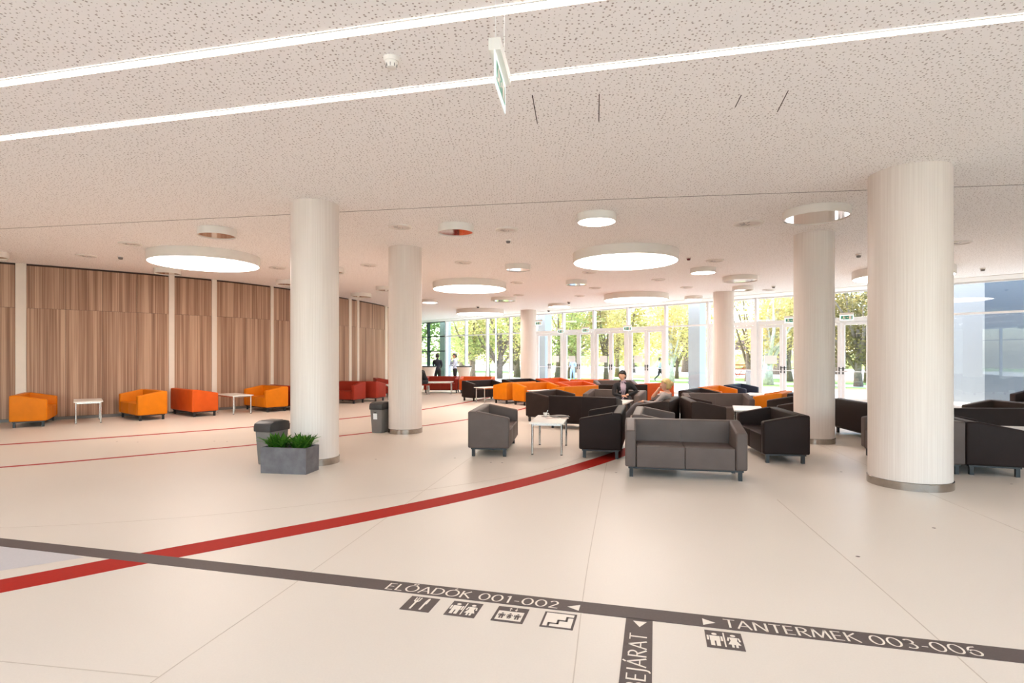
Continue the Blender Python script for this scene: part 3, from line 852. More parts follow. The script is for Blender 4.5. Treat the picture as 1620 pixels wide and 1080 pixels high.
# ------------------------------------------------------------------ tub sofas (one design, many colours)
SW, SD, HB, HA, ZB, TA, TB, SEAT = 1.44, 0.625, 0.682, 0.585, 0.13, 0.135, 0.135, 0.395
def soft(bm, w, seg, keep):
    """bevel the sharp edges whose both ends do not lie on a mating plane"""
    es = [e for e in bm.edges if len(e.link_faces) == 2 and e.calc_face_angle(0) > 0.3 and not keep(e)]
    bmesh.ops.bevel(bm, geom=es, offset=w, segments=seg, profile=0.55, affect='EDGES', clamp_overlap=True)
def sofa_meshes():
    ms = {}
    yb = SD / 2 - TB
    zt = HB - (HB - HA) * (TB / SD) * 0.0
    for s, nm in ((-1, 'arm_l'), (1, 'arm_r')):
        bm = bmesh.new()
        x0, x1 = sorted((s * (SW / 2 - TA), s * SW / 2))
        prof = [(-SD / 2, ZB), (yb, ZB), (yb, HB), (-SD / 2, HA)]
        a = [bm.verts.new((x0, y, z)) for y, z in prof]; b = [bm.verts.new((x1, y, z)) for y, z in prof]
        bm.faces.new(a); bm.faces.new(b[::-1])
        for i in range(4): bm.faces.new((a[i], b[i], b[(i + 1) % 4], a[(i + 1) % 4]))
        bmesh.ops.recalc_face_normals(bm, faces=bm.faces)
        soft(bm, 0.028, 3, lambda e: all(abs(v.co.y - yb) < 1e-4 for v in e.verts))
        ms[nm] = shade_auto(mesh_of(bm, 'armrest'), 0.7)
    bm = bmesh.new()
    for s in (-1, 1):
        add_box(bm, (s * SW / 4, (yb + SD / 2) / 2, (ZB + HB) / 2), (SW / 2 - 0.001, TB, HB - ZB))
    bmesh.ops.recalc_face_normals(bm, faces=bm.faces)
    def keep_b(e):
        if all(abs(v.co.y - yb) < 1e-4 for v in e.verts) and not all(v.co.z > HB - 1e-4 for v in e.verts): return True
        if all(abs(v.co.x) < 0.01 for v in e.verts): return True
        return False
    soft(bm, 0.028, 3, keep_b)
    ms['back'] = shade_auto(mesh_of(bm, 'backrest'), 0.7)
    bm = bmesh.new()
    xi = SW / 2 - TA - 0.004
    for s in (-1, 1):
        add_box(bm, (s * xi / 2, (-SD / 2 + 0.004 + yb) / 2, (ZB + SEAT) / 2), (xi - 0.003, yb + SD / 2 - 0.004, SEAT - ZB))
    bmesh.ops.recalc_face_normals(bm, faces=bm.faces)
    bevel(bm, 0.014, 3)
    ms['seat'] = shade_auto(mesh_of(bm, 'seat'), 0.7)
    bm = bmesh.new(); add_box(bm, (0, 0, ZB - 0.012), (SW - 0.08, SD - 0.08, 0.024)); ms['frame'] = mesh_of(bm, 'base_frame')
    bm = bmesh.new(); add_box(bm, (0, 0, (ZB - 0.02) / 2), (0.045, 0.045, ZB - 0.02)); bevel(bm, 0.004, 1); ms['leg'] = mesh_of(bm, 'leg')
    return ms
SM = sofa_meshes()
def sofa(x, y, deg, mat, label, group):
    e = tag(empty('tub_sofa', (x, y, 0), math.radians(deg)), label, 'sofa', group)
    obj('armrest', SM['arm_l'], mat, e); obj('armrest', SM['arm_r'], mat, e)
    obj('backrest', SM['back'], mat, e); obj('seat', SM['seat'], mat, e)
    obj('base_frame', SM['frame'], 'black_metal', e)
    for sx in (-1, 1):
        for sy in (-1, 1):
            obj('leg', SM['leg'], 'black_metal', e, (sx * (SW / 2 - 0.075), sy * (SD / 2 - 0.075), 0))
    return e
GW, GM, GF, GR = 'sofas along the wooden wall', 'grey and brown sofas in the middle', 'coloured sofas towards the windows', 'dark sofas behind the right columns'
for x, y, a, m, lab, g in [
    (2.18, 7.13, -12, 'taupe_leather', 'taupe two-seat leather sofa facing the viewer, nearest of all', GM),
    (-0.28, 9.09, 84, 'taupe_leather', 'taupe sofa seen from its side, left of the table with the cup', GM),
    (1.47, 8.92, -104, 'charcoal_leather', 'dark sofa turned left towards the table with the cup', GM),
    (0.95, 13.47, 59, 'brown_leather', 'dark brown sofa turned right, left end of the L with a long back', GM),
    (1.55, 11.80, 157, 'charcoal_leather', 'dark sofa showing its long back behind the table with the cup', GM),
    (2.53, 13.80, -30, 'taupe_leather', 'taupe sofa on which the man in the black cardigan sits', GM),
    (2.93, 11.14, -114, 'brown_leather', 'dark brown sofa in which the blonde woman reclines', GM),
    (3.70, 10.895, 81, 'brown_leather', 'brown sofa back to back with the woman\'s sofa, facing right', GM),
    (4.57, 12.45, -8, 'taupe_leather', 'taupe brown sofa facing the viewer behind the square-ended white table', GM),
    (2.19, 8.56, 75, 'taupe_leather', 'taupe sofa half hidden behind the nearest sofa', GM),
    (3.95, 8.54, -98, 'charcoal_leather', 'dark sofa facing left, right of the nearest sofa', GM),
    (5.50, 11.10, -107, 'brown_leather', 'brown sofa half hidden by the third column, facing left', GM),
    (6.66, 10.46, 84, 'charcoal_leather', 'dark sofa showing its back between the two right columns', GR),
    (5.56, 7.84, -99, 'taupe_leather', 'taupe sofa almost wholly hidden by the nearest column', GR),
    (6.29, 7.66, 71, 'charcoal_leather', 'dark sofa side view just right of the nearest column', GR),
    (7.66, 9.20, 178, 'charcoal_leather', 'dark sofa with its back to the viewer at the right edge', GR),
    (8.95, 10.05, -92, 'brown_leather', 'brown sofa whose slanting arm rises above a dark back at right', GR),
    (12.85, 13.3, -80, 'charcoal_leather', 'dark sofa cut by the right edge beside the glass', GR),
    (-10.67, 12.49, 122, 'amber_leather', 'amber sofa at the far left, left of the small white table', GW),
    (-9.07, 13.72, -40, 'amber_leather', 'amber sofa facing left, right of the leftmost table', GW),
    (-8.27, 14.54, 140, 'orange_leather', 'burnt orange sofa back to back with an amber one by the wooden wall', GW),
    (-6.95, 15.77, -42, 'amber_leather', 'amber sofa partly behind the first column', GW),
    (-6.46, 16.32, 138, 'red_leather', 'red sofa hidden but for its top edge behind the first column', GW),
    (-5.60, 18.40, -21, 'red_leather', 'red sofa just right of the first column', GW),
    (-5.12, 19.18, 162, 'red_leather', 'red sofa turned away, back to back with another by the wooden wall', GW),
    (-5.02, 21.7, 108, 'red_leather', 'red sofa along the wall just left of the second column', GW),
    (-1.02, 19.55, 46, 'charcoal_leather', 'dark brown sofa in front of orange and red ones, left of the amber pair', GF),
    (-2.95, 23.6, -4, 'red_leather', 'red sofa facing the viewer before the white bar tables', GF),
    (-1.45, 23.35, -4, 'orange_leather', 'orange sofa facing the viewer, beside the distant red sofa', GF),
    (0.10, 18.50, -134, 'amber_leather', 'amber sofa showing side and back, left of the amber pair', GF),
    (0.77, 17.78, 36, 'amber_leather', 'amber sofa opened to the viewer, right of the amber pair', GF),
    (1.78, 16.05, 221, 'amber_leather', 'amber sofa showing its back behind the long dark sofa', GF),
    (2.10, 18.51, 44, 'orange_leather', 'orange sofa opened to the right behind the amber back', GF),
    (0.34, 20.77, 43, 'charcoal_leather', 'dark sofa before the farthest column', GF),
    (1.60, 21.58, 47, 'orange_leather', 'pale orange sofa behind the dark one, right of the farthest column', GF),
    (2.85, 20.65, 180, 'orange_leather', 'orange sofa of which only the top shows, far back by the doors', GF),
    (3.62, 19.57, 4, 'taupe_leather', 'lilac grey sofa facing the viewer, far back left of the seated man', GF),
    (3.30, 16.86, 180, 'charcoal_leather', 'dark sofa back just left of the seated man\'s shoulder', GF),
    (4.46, 17.86, 214, 'orange_leather', 'orange sofa back between the seated man and the woman', GF),
    (4.75, 14.12, 54, 'charcoal_leather', 'dark grey sofa right behind the woman\'s head', GF),
    (5.73, 15.53, 51, 'amber_leather', 'amber sofa left of the navy one before the distant column', GF),
    (6.86, 16.70, 52, 'navy_leather', 'navy sofa in front of the distant column', GF),
    (6.22, 13.31, -125, 'amber_leather', 'amber sofa side just left of the third column', GF),
    (6.80, 12.88, 55, 'charcoal_leather', 'dark sofa behind the third column, beside an amber side', GF)]:
    sofa(x, y, a, m, lab, g)

# ------------------------------------------------------------------ white tables
TL, TW, TZ = 1.10, 0.53, 0.50
b_ = bmesh.new(); add_box(b_, (0, 0, TZ - 0.011), (TL, TW, 0.022)); bevel(b_, 0.004, 1); tt_me = mesh_of(b_, 'table_top')
b_ = bmesh.new()
for s in (-1, 1):
    add_box(b_, (0, s * 0.225, TZ - 0.037), (0.96, 0.02, 0.03)); add_box(b_, (s * 0.48, 0, TZ - 0.037), (0.02, 0.45, 0.03))
ta_me = mesh_of(b_, 'apron')
b_ = bmesh.new(); add_lathe(b_, [(0.0175, 0.012), (0.0175, TZ - 0.024)], 14); tl_me = shade_auto(mesh_of(b_, 'leg'))
b_ = bmesh.new(); add_lathe(b_, [(0.017, 0.0), (0.02, 0.003), (0.017, 0.014)], 14); tf_me = shade_auto(mesh_of(b_, 'foot'))
def table(x, y, deg, label, sc=1.0):
    e = tag(empty('coffee_table', (x, y, 0), math.radians(deg)), label, 'table', 'white tables with chrome legs')
    obj('table_top', tt_me, 'white_laminate', e); obj('apron', ta_me, 'chrome', e)
    for sx in (-1, 1):
        for sy in (-1, 1):
            l = obj('leg', tl_me, 'chrome', e, (sx * 0.48, sy * 0.225, 0)); obj('foot', tf_me, 'black_plastic', l)
    return e
for x, y, a, lab in [
    (0.615, 9.04, 80.3, 'white table with chrome legs carrying a cup and magazines'),
    (-9.86, 13.0, 128, 'white table between the two leftmost amber sofas'),
    (-7.45, 14.98, 140, 'white table between the burnt orange and the amber sofa'),
    (2.36, 12.62, 66, 'white table in front of the seated man'),
    (4.62, 10.95, 70, 'white table between the brown sofa and the dark sofa at right'),
    (6.55, 15.15, 50, 'white table left of the third column, beside the amber sofa'),
    (-0.67, 18.67, 40, 'white table between the dark brown and the amber sofa'),
    (1.05, 16.95, 38, 'white table seen as a thin top behind the long dark sofa'),
    (-2.95, 22.75, 2, 'white table in front of the distant red sofa'),
    (-4.35, 20.2, 115, 'white table half hidden left of the second column'),
    (7.10, 7.55, 75, 'white table cut by the right edge of the picture')]:
    table(x, y, a, lab)

# cup and magazines on the nearest table
e = tag(empty('coffee_cup', (0.56, 9.40, TZ)), 'small white cup with a spoon on the nearest white table', 'cup')
b_ = bmesh.new(); add_lathe(b_, [(0.012, 0.004), (0.026, 0.0065), (0.028, 0.012), (0.036, 0.062), (0.033, 0.062), (0.026, 0.018), (0.004, 0.014)], 24); obj('body', shade_auto(mesh_of(b_, 'body')), 'white_laminate', e)
b_ = bmesh.new(); add_tube(b_, [(0.034, 0, 0.05), (0.06, 0, 0.052), (0.064, 0, 0.035), (0.055, 0, 0.022), (0.031, 0, 0.022)], 0.005, 6); obj('handle', b_, 'white_laminate', e, smooth=True)
b_ = bmesh.new(); add_lathe(b_, [(0.03, 0.0), (0.068, 0.006), (0.07, 0.009), (0.03, 0.004)], 24); obj('saucer', shade_auto(mesh_of(b_, 'saucer')), 'magazine', e)
b_ = bmesh.new(); add_tube(b_, [(0.005, 0, 0.02), (0.045, 0.01, 0.105)], [0.004, 0.0035], 6); obj('spoon', b_, 'chrome', e)
def magazine(x, y, z, a, w, h, t, curl, mat, label):
    bm = bmesh.new(); n = 8; rows = []
    for i in range(n + 1):
        u = i / n - 0.5
        zz = curl * (1 - (2 * u) ** 2)
        rows.append([bm.verts.new((u * w, v * h, zz + k)) for v, k in ((-.5, 0), (.5, 0), (.5, t), (-.5, t))])
    for p, q in zip(rows, rows[1:]):
        for k in range(4): bm.faces.new((p[k], p[(k + 1) % 4], q[(k + 1) % 4], q[k]))
    bm.faces.new(rows[0]); bm.faces.new(rows[-1][::-1])
    return tag(obj('magazine', bm, mat, None, (x, y, z), a), label, 'magazine', 'magazines on the nearest table')
magazine(0.80, 9.36, TZ, 0.25, 0.29, 0.21, 0.012, 0.012, 'bin_grey', 'dark-edged magazine lying curled on the nearest white table')
magazine(0.66, 9.14, TZ, 0.15, 0.21, 0.14, 0.004, 0.0, 'magazine', 'thin pinkish leaflet lying flat on the nearest white table')
magazine(0.86, 9.13, TZ, 0.05, 0.12, 0.16, 0.004, 0.0, 'magazine', 'small pinkish leaflet at the right rim of the nearest white table')

# ------------------------------------------------------------------ planter with ferns
pl = tag(empty('planter', (-2.91, 7.33, 0), math.radians(-9.5)), 'grey concrete trough planter with two green ferns before the first column', 'planter')
PW, PD, PH = 0.64, 0.33, 0.335
bm = bmesh.new()
o_ = [bm.verts.new((sx * PW / 2 * k, sy * PD / 2 * k, z)) for z, k in ((0, .985), (PH, 1)) for sx, sy in ((-1, -1), (1, -1), (1, 1), (-1, 1))]
i_ = [bm.verts.new((sx * (PW / 2 - .025), sy * (PD / 2 - .025), z)) for z in (PH, PH - 0.06) for sx, sy in ((-1, -1), (1, -1), (1, 1), (-1, 1))]
bm.faces.new(o_[:4][::-1])
for k in range(4):
    j = (k + 1) % 4
    bm.faces.new((o_[k], o_[j], o_[4 + j], o_[4 + k])); bm.faces.new((o_[4 + k], o_[4 + j], i_[j], i_[k])); bm.faces.new((i_[k], i_[j], i_[4 + j], i_[4 + k]))
bm.faces.new(i_[4:])
bevel(bm, 0.006, 2)
obj('trough', bm, 'planter_concrete', pl)
box_obj('soil', (0, 0, PH - 0.055), (PW - 0.052, PD - 0.052, 0.05), 'soil', pl)
def fern(px, py, n, seed, lab):
    rnd = random.Random(seed)
    bm = bmesh.new()
    for k in range(n):
        a = rnd.uniform(0, 2 * PI); L = rnd.uniform(0.12, 0.24); lean = rnd.uniform(0.25, 1.1)
        w = rnd.uniform(0.010, 0.018)
        base = Vector((px + rnd.uniform(-.09, .09), py + rnd.uniform(-.07, .07), PH - 0.035))
        d = Vector((math.cos(a), math.sin(a), 0)); side = Vector((-d.y, d.x, 0))
        pts = []
        for i in range(6):
            t = i / 5
            pts.append(base + d * (L * lean * t ** 1.3) + Vector((0, 0, L * (t * 1.05 - 0.42 * lean * t * t))))
        rows = []
        for i, p in enumerate(pts):
            ww = w * math.sin(PI * min(0.98, 0.12 + 0.86 * i / 5)) + 0.0012
            rows.append((bm.verts.new(p - side * ww), bm.verts.new(p + Vector((0, 0, -0.004))), bm.verts.new(p + side * ww)))
        for r0, r1 in zip(rows, rows[1:]):
            bm.faces.new((r0[0], r0[1], r1[1], r1[0])); bm.faces.new((r0[1], r0[2], r1[2], r1[1]))
    return tag(obj('fern_fronds', mesh_of(bm, 'fern_fronds', recalc=False), 'fern_leaves', pl), lab, kind='stuff')
fern(-0.17, 0.0, 150, 3, 'left fern tuft'); fern(0.16, 0.0, 150, 5, 'right fern tuft')

# ------------------------------------------------------------------ litter bins
def bin_(x, y, deg, label, sticker):
    e = tag(empty('litter_bin', (x, y, 0), math.radians(deg)), label, 'bin', 'grey litter bins')
    bm = bmesh.new()
    lo = [(-.155, -.11), (.155, -.11), (.155, .11), (-.155, .11)]; hi = [(-.185, -.13), (.185, -.13), (.185, .13), (-.185, .13)]
    a = [bm.verts.new((*p, 0.0)) for p in lo]; b = [bm.verts.new((*p, 0.47)) for p in hi]
    bm.faces.new(a[::-1]); bm.faces.new(b)
    for k in range(4): bm.faces.new((a[k], a[(k + 1) % 4], b[(k + 1) % 4], b[k]))
    bmesh.ops.recalc_face_normals(bm, faces=bm.faces); bevel(bm, 0.02, 3)
    obj('body', shade_auto(mesh_of(bm, 'body')), 'bin_grey', e)
    bm = bmesh.new()
    prof = [(-.20, .46), (.20, .46), (.205, .52), (.19, .585), (.10, .605), (-.10, .605), (-.19, .575), (-.205, .52)]
    a = [bm.verts.new((x_, -.142, z)) for x_, z in prof]; b = [bm.verts.new((x_, .142, z)) for x_, z in prof]
    bm.faces.new(a[::-1]); bm.faces.new(b)
    n = len(prof)
    for k in range(n): bm.faces.new((a[k], a[(k + 1) % n], b[(k + 1) % n], b[k]))
    bmesh.ops.recalc_face_normals(bm, faces=bm.faces); bevel(bm, 0.014, 2, 0.6)
    lid = obj('lid', shade_auto(mesh_of(bm, 'lid')), 'bin_lid', e)
    box_obj('swing_flap', (0, 0, 0.607), (0.20, 0.2, 0.008), 'bin_grey', lid, 0.003)
    if sticker:
        s = box_obj('sticker', (-0.1785, 0.02, 0.33), (0.004, 0.085, 0.115), 'paper', e, rot=Matrix.Rotation(-0.064, 3, 'Y'))
        box_obj('slot_mark', (-0.184, 0.015, 0.405), (0.004, 0.045, 0.014), 'black_plastic', s, rot=Matrix.Rotation(-0.064, 3, 'Y'))
    return e
bin_(-3.40, 7.92, 72, 'grey bin with dark lid behind the planter ferns', False)
bin_(-2.625, 11.17, 73, 'grey bin with a white sticker against the second column', True)

# ------------------------------------------------------------------ emergency exit signs
def exit_sign(x, y, z, deg, ztop, label, sc=1.0, arrow=True):
    """panel in the local xz plane, length along x; z is the housing's underside"""
    e = tag(empty('exit_sign', (x, y, z), math.radians(deg)), label, 'exit sign', 'green emergency exit signs')
    L, hh, ph = 0.40 * sc, 0.066 * sc, 0.17 * sc
    box_obj('housing', (0, 0, hh / 2), (L, hh, hh), 'white_paint', e, 0.004 * sc)
    pn = box_obj('panel', (0, 0, -ph / 2), (L, 0.006, ph), 'sign_acrylic', e)
    gr = bmesh.new()
    s_ = ph
    def q(pts, yy):
        f = gr.faces.new([gr.verts.new((p[0] * L, yy, (p[1] - 1) * s_)) for p in pts])
    for yy in (-0.0042, 0.0042):
        gr_pts = [rc(-.40, .17, .42, .83)]
        for p in gr_pts: q(p, yy)
    obj('pictogram', mesh_of(gr, 'pictogram', recalc=False), 'green_print', e)
    fg = bmesh.new()
    def w(pts, yy): fg.faces.new([fg.verts.new((p[0] * L, yy, (p[1] - 1) * s_)) for p in pts])
    for yy in (-0.0056, 0.0056):
        w(rc(.16, .22, .34, .80), yy)                                   # doorway
        w(ell(-.20, .76, .032, .075, 10), yy)                           # running figure
        w([(-.27, .70), (-.17, .66), (-.15, .44), (-.25, .46)], yy)
        w([(-.25, .46), (-.15, .44), (-.06, .30), (-.12, .24)], yy)
        w([(-.22, .46), (-.30, .30), (-.40, .30), (-.40, .24), (-.27, .22), (-.17, .44)], yy)
        w([(-.17, .66), (-.04, .56), (-.06, .50), (-.16, .58)], yy)
        w([(-.02, .50), (.06, .62), (.06, .54), (.13, .54), (.13, .46), (.06, .46), (.06, .38)], yy)
    obj('figure', mesh_of(fg, 'figure', recalc=False), 'white_print', e)
    if ztop > z + hh:
        for sx in (-1, 1):
            bm = bmesh.new(); add_tube(bm, [(sx * L * 0.42, 0, hh), (sx * L * 0.42, 0, ztop - z)], 0.0013 * max(1, sc), 6); obj('hanger_wire', bm, 'white_metal', e)
    return e
exit_sign(-0.068, 3.20, 3.15, 82.5, HGT, 'large hanging exit sign seen edge-on at the top of the picture', 1.0)
for x, y, z, lab in [(1.20, 25.2, 3.10, 'hanging exit sign beside the farthest column top'),
                     (3.36, 25.55, 2.80, 'exit sign above the third pair of glass doors from the left'), (2.32, 26.6, 2.80, 'exit sign above the second pair of glass doors from the left'),
                     (4.95, 23.95, 2.80, 'exit sign above the glass doors over the seated man'),
                     (9.55, 19.15, 2.84, 'exit sign above the doors just left of the third column'), (10.75, 17.95, 2.85, 'exit sign above the doors between the two right columns')]:
    exit_sign(x, y, z, -45, HGT, lab, 1.0)

# paper notices taped to the glass doors
for i, k, lab in [(-1, 1, 'white paper notice on the leftmost pair of glass doors'), (0, 0, 'white paper notice on the second pair of doors, behind the passer-by in blue'), (1, 0, 'white paper notice on the third pair of doors'), (2, 0, 'white paper notice on the doors above the seated man'), (5, 0, 'white paper notice on the doors left of the third column')]:
    b0 = Vector(at_bay(i)) + Vector((*(w_dir * (0.105 + leaf_w / 2 + k * (leaf_w + 0.016))), 0)) - Vector((*(n_dir * 0.012), 0))
    tag(box_obj('paper_notice', (0, 0, 0), (0.42, 0.003, 0.30), 'paper', None, loc=(b0.x, b0.y, 1.40), rz=FRZ), lab, 'notice', 'paper notices on the doors')

# ------------------------------------------------------------------ draped bar tables
def bar_table(x, y, label):
    e = tag(empty('bar_table', (x, y, 0)), label, 'bar table', 'white draped bar tables')
    bm = bmesh.new(); add_lathe(bm, [(0.30, 0.0), (0.24, 0.1), (0.225, 0.35), (0.27, 0.75), (0.345, 1.04)], 32); obj('stretch_cover', shade_auto(mesh_of(bm, 'stretch_cover')), 'white_laminate', e)
    bm = bmesh.new(); add_lathe(bm, [(0.36, 1.04), (0.37, 1.05), (0.37, 1.075), (0.36, 1.085)], 32); obj('table_top', shade_auto(mesh_of(bm, 'table_top')), 'black_plastic', e)
bar_table(-2.2, 25.7, 'white draped bar table right of the man in the pale blue shirt')
bar_table(-3.82, 25.6, 'white draped bar table left of the man in the dark jacket')

# ------------------------------------------------------------------ people
plain('skin', srgb(214, 160, 132), 0.55, var=0.03)
plain('hair_black', srgb(26, 22, 22), 0.5, var=0.2, scale=60)
plain('hair_blonde', srgb(206, 172, 112), 0.5, var=0.2, scale=60)
plain('hair_pale', srgb(190, 150, 120), 0.5, var=0.2, scale=60)
plain('lip', srgb(168, 96, 86), 0.5)
plain('eye_dark', srgb(30, 24, 22), 0.3)
plain('black_knit', srgb(30, 28, 30), 0.85, var=0.15, scale=60)
plain('grey_knit', srgb(150, 138, 134), 0.85, var=0.1, scale=60)
plain('rose_cloth', srgb(212, 160, 140), 0.8)
plain('pale_blue_cloth', srgb(196, 208, 232), 0.8, var=0.05)
plain('navy_cloth', srgb(36, 38, 54), 0.8, var=0.1)
plain('dark_trousers', srgb(36, 36, 42), 0.8, var=0.1)
plain('grey_trousers', srgb(96, 90, 92), 0.8, var=0.1)
plain('light_trousers', srgb(176, 190, 222), 0.8, var=0.1)
plain('shoe_black', srgb(26, 24, 24), 0.4)
def checked():
    t = NT('checked_shirt')
    ck = t.node('ShaderNodeTexChecker'); ck.inputs['Scale'].default_value = 1.0
    t.link(t.mapped((42, 42, 42)), ck.inputs['Vector'])
    ck.inputs['Color1'].default_value = srgb(226, 206, 214); ck.inputs['Color2'].default_value = srgb(112, 78, 108)
    t.link(ck.outputs['Color'], t.b.inputs['Base Color']); t.b.inputs['Roughness'].default_value = 0.8
checked()

def head_mesh(bm, c, R, skin, lip, eye):
    """skull with chin, nose, brow, ears and mouth; faces -y before R"""
    seg, rng = 24, 18
    rows = []
    for j in range(rng + 1):
        th = PI * j / rng
        row = []
        for i in range(seg):
            ph = 2 * PI * i / seg
            x, y, z = math.sin(th) * math.cos(ph), math.sin(th) * math.sin(ph), math.cos(th)
            px, py, pz = x * 0.076, y * 0.095, z * 0.118
            if z < -0.1:                                   # jaw narrows, chin forward
                k = min(1, (-0.1 - z) / 0.9)
                px *= 1 - 0.38 * k; py = py * (1 - 0.30 * k) - 0.022 * k
            if y < 0:
                nz = math.exp(-((px / 0.011) ** 2)) * math.exp(-(((pz + 0.012) / 0.020) ** 2)); py -= 0.022 * nz       # nose
                ey = (math.exp(-(((abs(px) - 0.030) / 0.014) ** 2))) * math.exp(-(((pz - 0.012) / 0.012) ** 2)); py += 0.008 * ey
                br = math.exp(-(((pz - 0.034) / 0.010) ** 2)); py -= 0.004 * br
                ch = math.exp(-((px / 0.022) ** 2)) * math.exp(-(((pz + 0.095) / 0.018) ** 2)); py -= 0.008 * ch
            row.append(bm.verts.new(Vector(c) + R @ Vector((px, py, pz))))
        rows.append(row)
    for j in range(rng):
        for i in range(seg):
            try: f = bm.faces.new((rows[j][i], rows[j + 1][i], rows[j + 1][(i + 1) % seg], rows[j][(i + 1) % seg]))
            except ValueError: continue
            f.material_index = skin; f.smooth = True
    def blob(p, r, mi, n=8):
        vs0 = len(bm.verts)
        rr = []
        for j in range(5):
            th = PI * j / 4
            rr.append([bm.verts.new(Vector(c) + R @ (Vector(p) + Vector((math.sin(th) * math.cos(2 * PI * i / n) * r[0], math.sin(th) * math.sin(2 * PI * i / n) * r[1], math.cos(th) * r[2])))) for i in range(n)])
        for j in range(4):
            for i in range(n):
                f = bm.faces.new((rr[j][i], rr[j + 1][i], rr[j + 1][(i + 1) % n], rr[j][(i + 1) % n])); f.material_index = mi; f.smooth = True
    for s in (-1, 1):
        blob((s * 0.030, -0.080, 0.012), (0.012, 0.007, 0.006), eye)
        blob((s * 0.076, 0.004, -0.005), (0.010, 0.020, 0.032), skin)
    blob((0, -0.094, -0.058), (0.022, 0.007, 0.006), lip)

def person(label, loc, rz, J, parts, mats, hair, scale=1.0, cat='person', headrot=(0, 0, 0), bun=False, long_=False, girth=1.12):
    """J: joint -> (x,y,z); parts: body segment -> material index; mats: list of material names"""
    SEG = [('pelvis', 'waist', .135, .125), ('waist', 'chest', .125, .145), ('chest', 'neck', .145, .06), ('neck', 'headbase', .055, .05),
           ('chest', 'shoulder_l', .12, .068), ('shoulder_l', 'elbow_l', .062, .046), ('elbow_l', 'wrist_l', .044, .030), ('wrist_l', 'hand_l', .028, .030),
           ('chest', 'shoulder_r', .12, .068), ('shoulder_r', 'elbow_r', .062, .046), ('elbow_r', 'wrist_r', .044, .030), ('wrist_r', 'hand_r', .028, .030),
           ('pelvis', 'hip_l', .13, .10), ('hip_l', 'knee_l', .098, .066), ('knee_l', 'ankle_l', .062, .042), ('ankle_l', 'toe_l', .042, .036),
           ('pelvis', 'hip_r', .13, .10), ('hip_r', 'knee_r', .098, .066), ('knee_r', 'ankle_r', .062, .042), ('ankle_r', 'toe_r', .042, .036)]
    names = [n for n in J if n != 'head']
    rad = {}
    for a, b, ra, rb in SEG: rad[a] = ra; rad[b] = rb
    rad.update(chest=.145, pelvis=.13, neck=.058, waist=.125)
    for n_ in rad:
        if n_.split('_')[0] in ('chest', 'waist', 'pelvis', 'shoulder', 'elbow', 'hip', 'knee'): rad[n_] *= girth
    me = bpy.data.meshes.new('skeleton')
    # midpoints keep the limb girth
    verts = [Vector(J[n]) for n in names]; idx = {n: i for i, n in enumerate(names)}
    radii = [rad[n] for n in names]; edges = []
    for a, b, ra, rb in SEG:
        m = (Vector(J[a]) + Vector(J[b])) / 2
        verts.append(m); radii.append((rad[a] + rad[b]) / 2 * (1.06 if 'knee' in b or 'elbow' in b else 1.0)); k = len(verts) - 1
        edges += [(idx[a], k), (k, idx[b])]
    me.from_pydata(verts, edges, [])
    o = bpy.data.objects.new('skeleton', me); COL.objects.link(o)
    sk = o.modifiers.new('skin', 'SKIN'); sk.use_smooth_shade = True
    for i, sv in enumerate(me.skin_vertices[0].data):
        sv.radius = (radii[i], radii[i] * (0.80 if i in (idx['chest'], idx['waist'], idx['pelvis']) else 1.0)); sv.use_root = (i == idx['pelvis'])
    sb = o.modifiers.new('sub', 'SUBSURF'); sb.levels = 2; sb.render_levels = 2
    dg = bpy.context.evaluated_depsgraph_get(); dg.update()
    body = bpy.data.meshes.new_from_object(o.evaluated_get(dg))
    bpy.data.objects.remove(o); bpy.data.meshes.remove(me)
    bm = bmesh.new(); bm.from_mesh(body); bpy.data.meshes.remove(body)
    def seg_d(p, a, b):
        ab = b - a; t = max(0, min(1, (p - a).dot(ab) / max(1e-9, ab.length_squared))); return (p - a - ab * t).length
    for f in bm.faces:
        c = f.calc_center_median()
        best = min(SEG, key=lambda s: seg_d(c, Vector(J[s[0]]), Vector(J[s[1]])) / (0.5 * (s[2] + s[3])))
        key = best[1].split('_')[0]
        mi = parts.get(best[1], parts.get(key, 0))
        if key in ('waist', 'chest', 'neck') and 'front' in parts:
            if abs(c.x - J['chest'][0]) < 0.066 and f.normal.y < -0.25: mi = parts['front']
        f.material_index = mi; f.smooth = True
    # hands: four fingers and a thumb each
    for s in ('l', 'r'):
        w_, h_ = Vector(J['wrist_' + s]), Vector(J['hand_' + s])
        d = (h_ - w_).normalized(); sd = d.cross(Vector((0, 0, 1)))
        sd = sd.normalized() if sd.length > 0.1 else Vector((1, 0, 0)); pn = sd.cross(d)
        n0 = len(bm.faces)
        for k, L in enumerate((.062, .072, .068, .052)):
            b0 = h_ + sd * (k - 1.5) * .017 + d * .008
            add_tube(bm, [b0, b0 + d * L * .5 - pn * .006, b0 + d * L * .85 - pn * .022], [.0095, .0085, .0065], 6)
        b0 = w_ + d * .03 - sd * .028
        add_tube(bm, [b0, b0 + d * .03 - sd * .016, b0 + d * .055 - sd * .014], [.011, .010, .008], 6)
        bm.faces.ensure_lookup_table()
        for f in bm.faces[n0:]: f.material_index = parts['hand']; f.smooth = True
    R = Matrix.Rotation(headrot[2], 3, 'Z') @ Matrix.Rotation(headrot[1], 3, 'Y') @ Matrix.Rotation(headrot[0], 3, 'X')
    hc = Vector(J['head'])
    sk_i, lip_i, eye_i = mats.index('skin'), len(mats), len(mats) + 1
    head_mesh(bm, hc, R, sk_i, lip_i, eye_i)
    mesh = bpy.data.meshes.new('person')
    bm.to_mesh(mesh); bm.free()
    for m in mats + ['lip', 'eye_dark']: mesh.materials.append(M[m])
    e = bpy.data.objects.new('person', mesh); COL.objects.link(e)
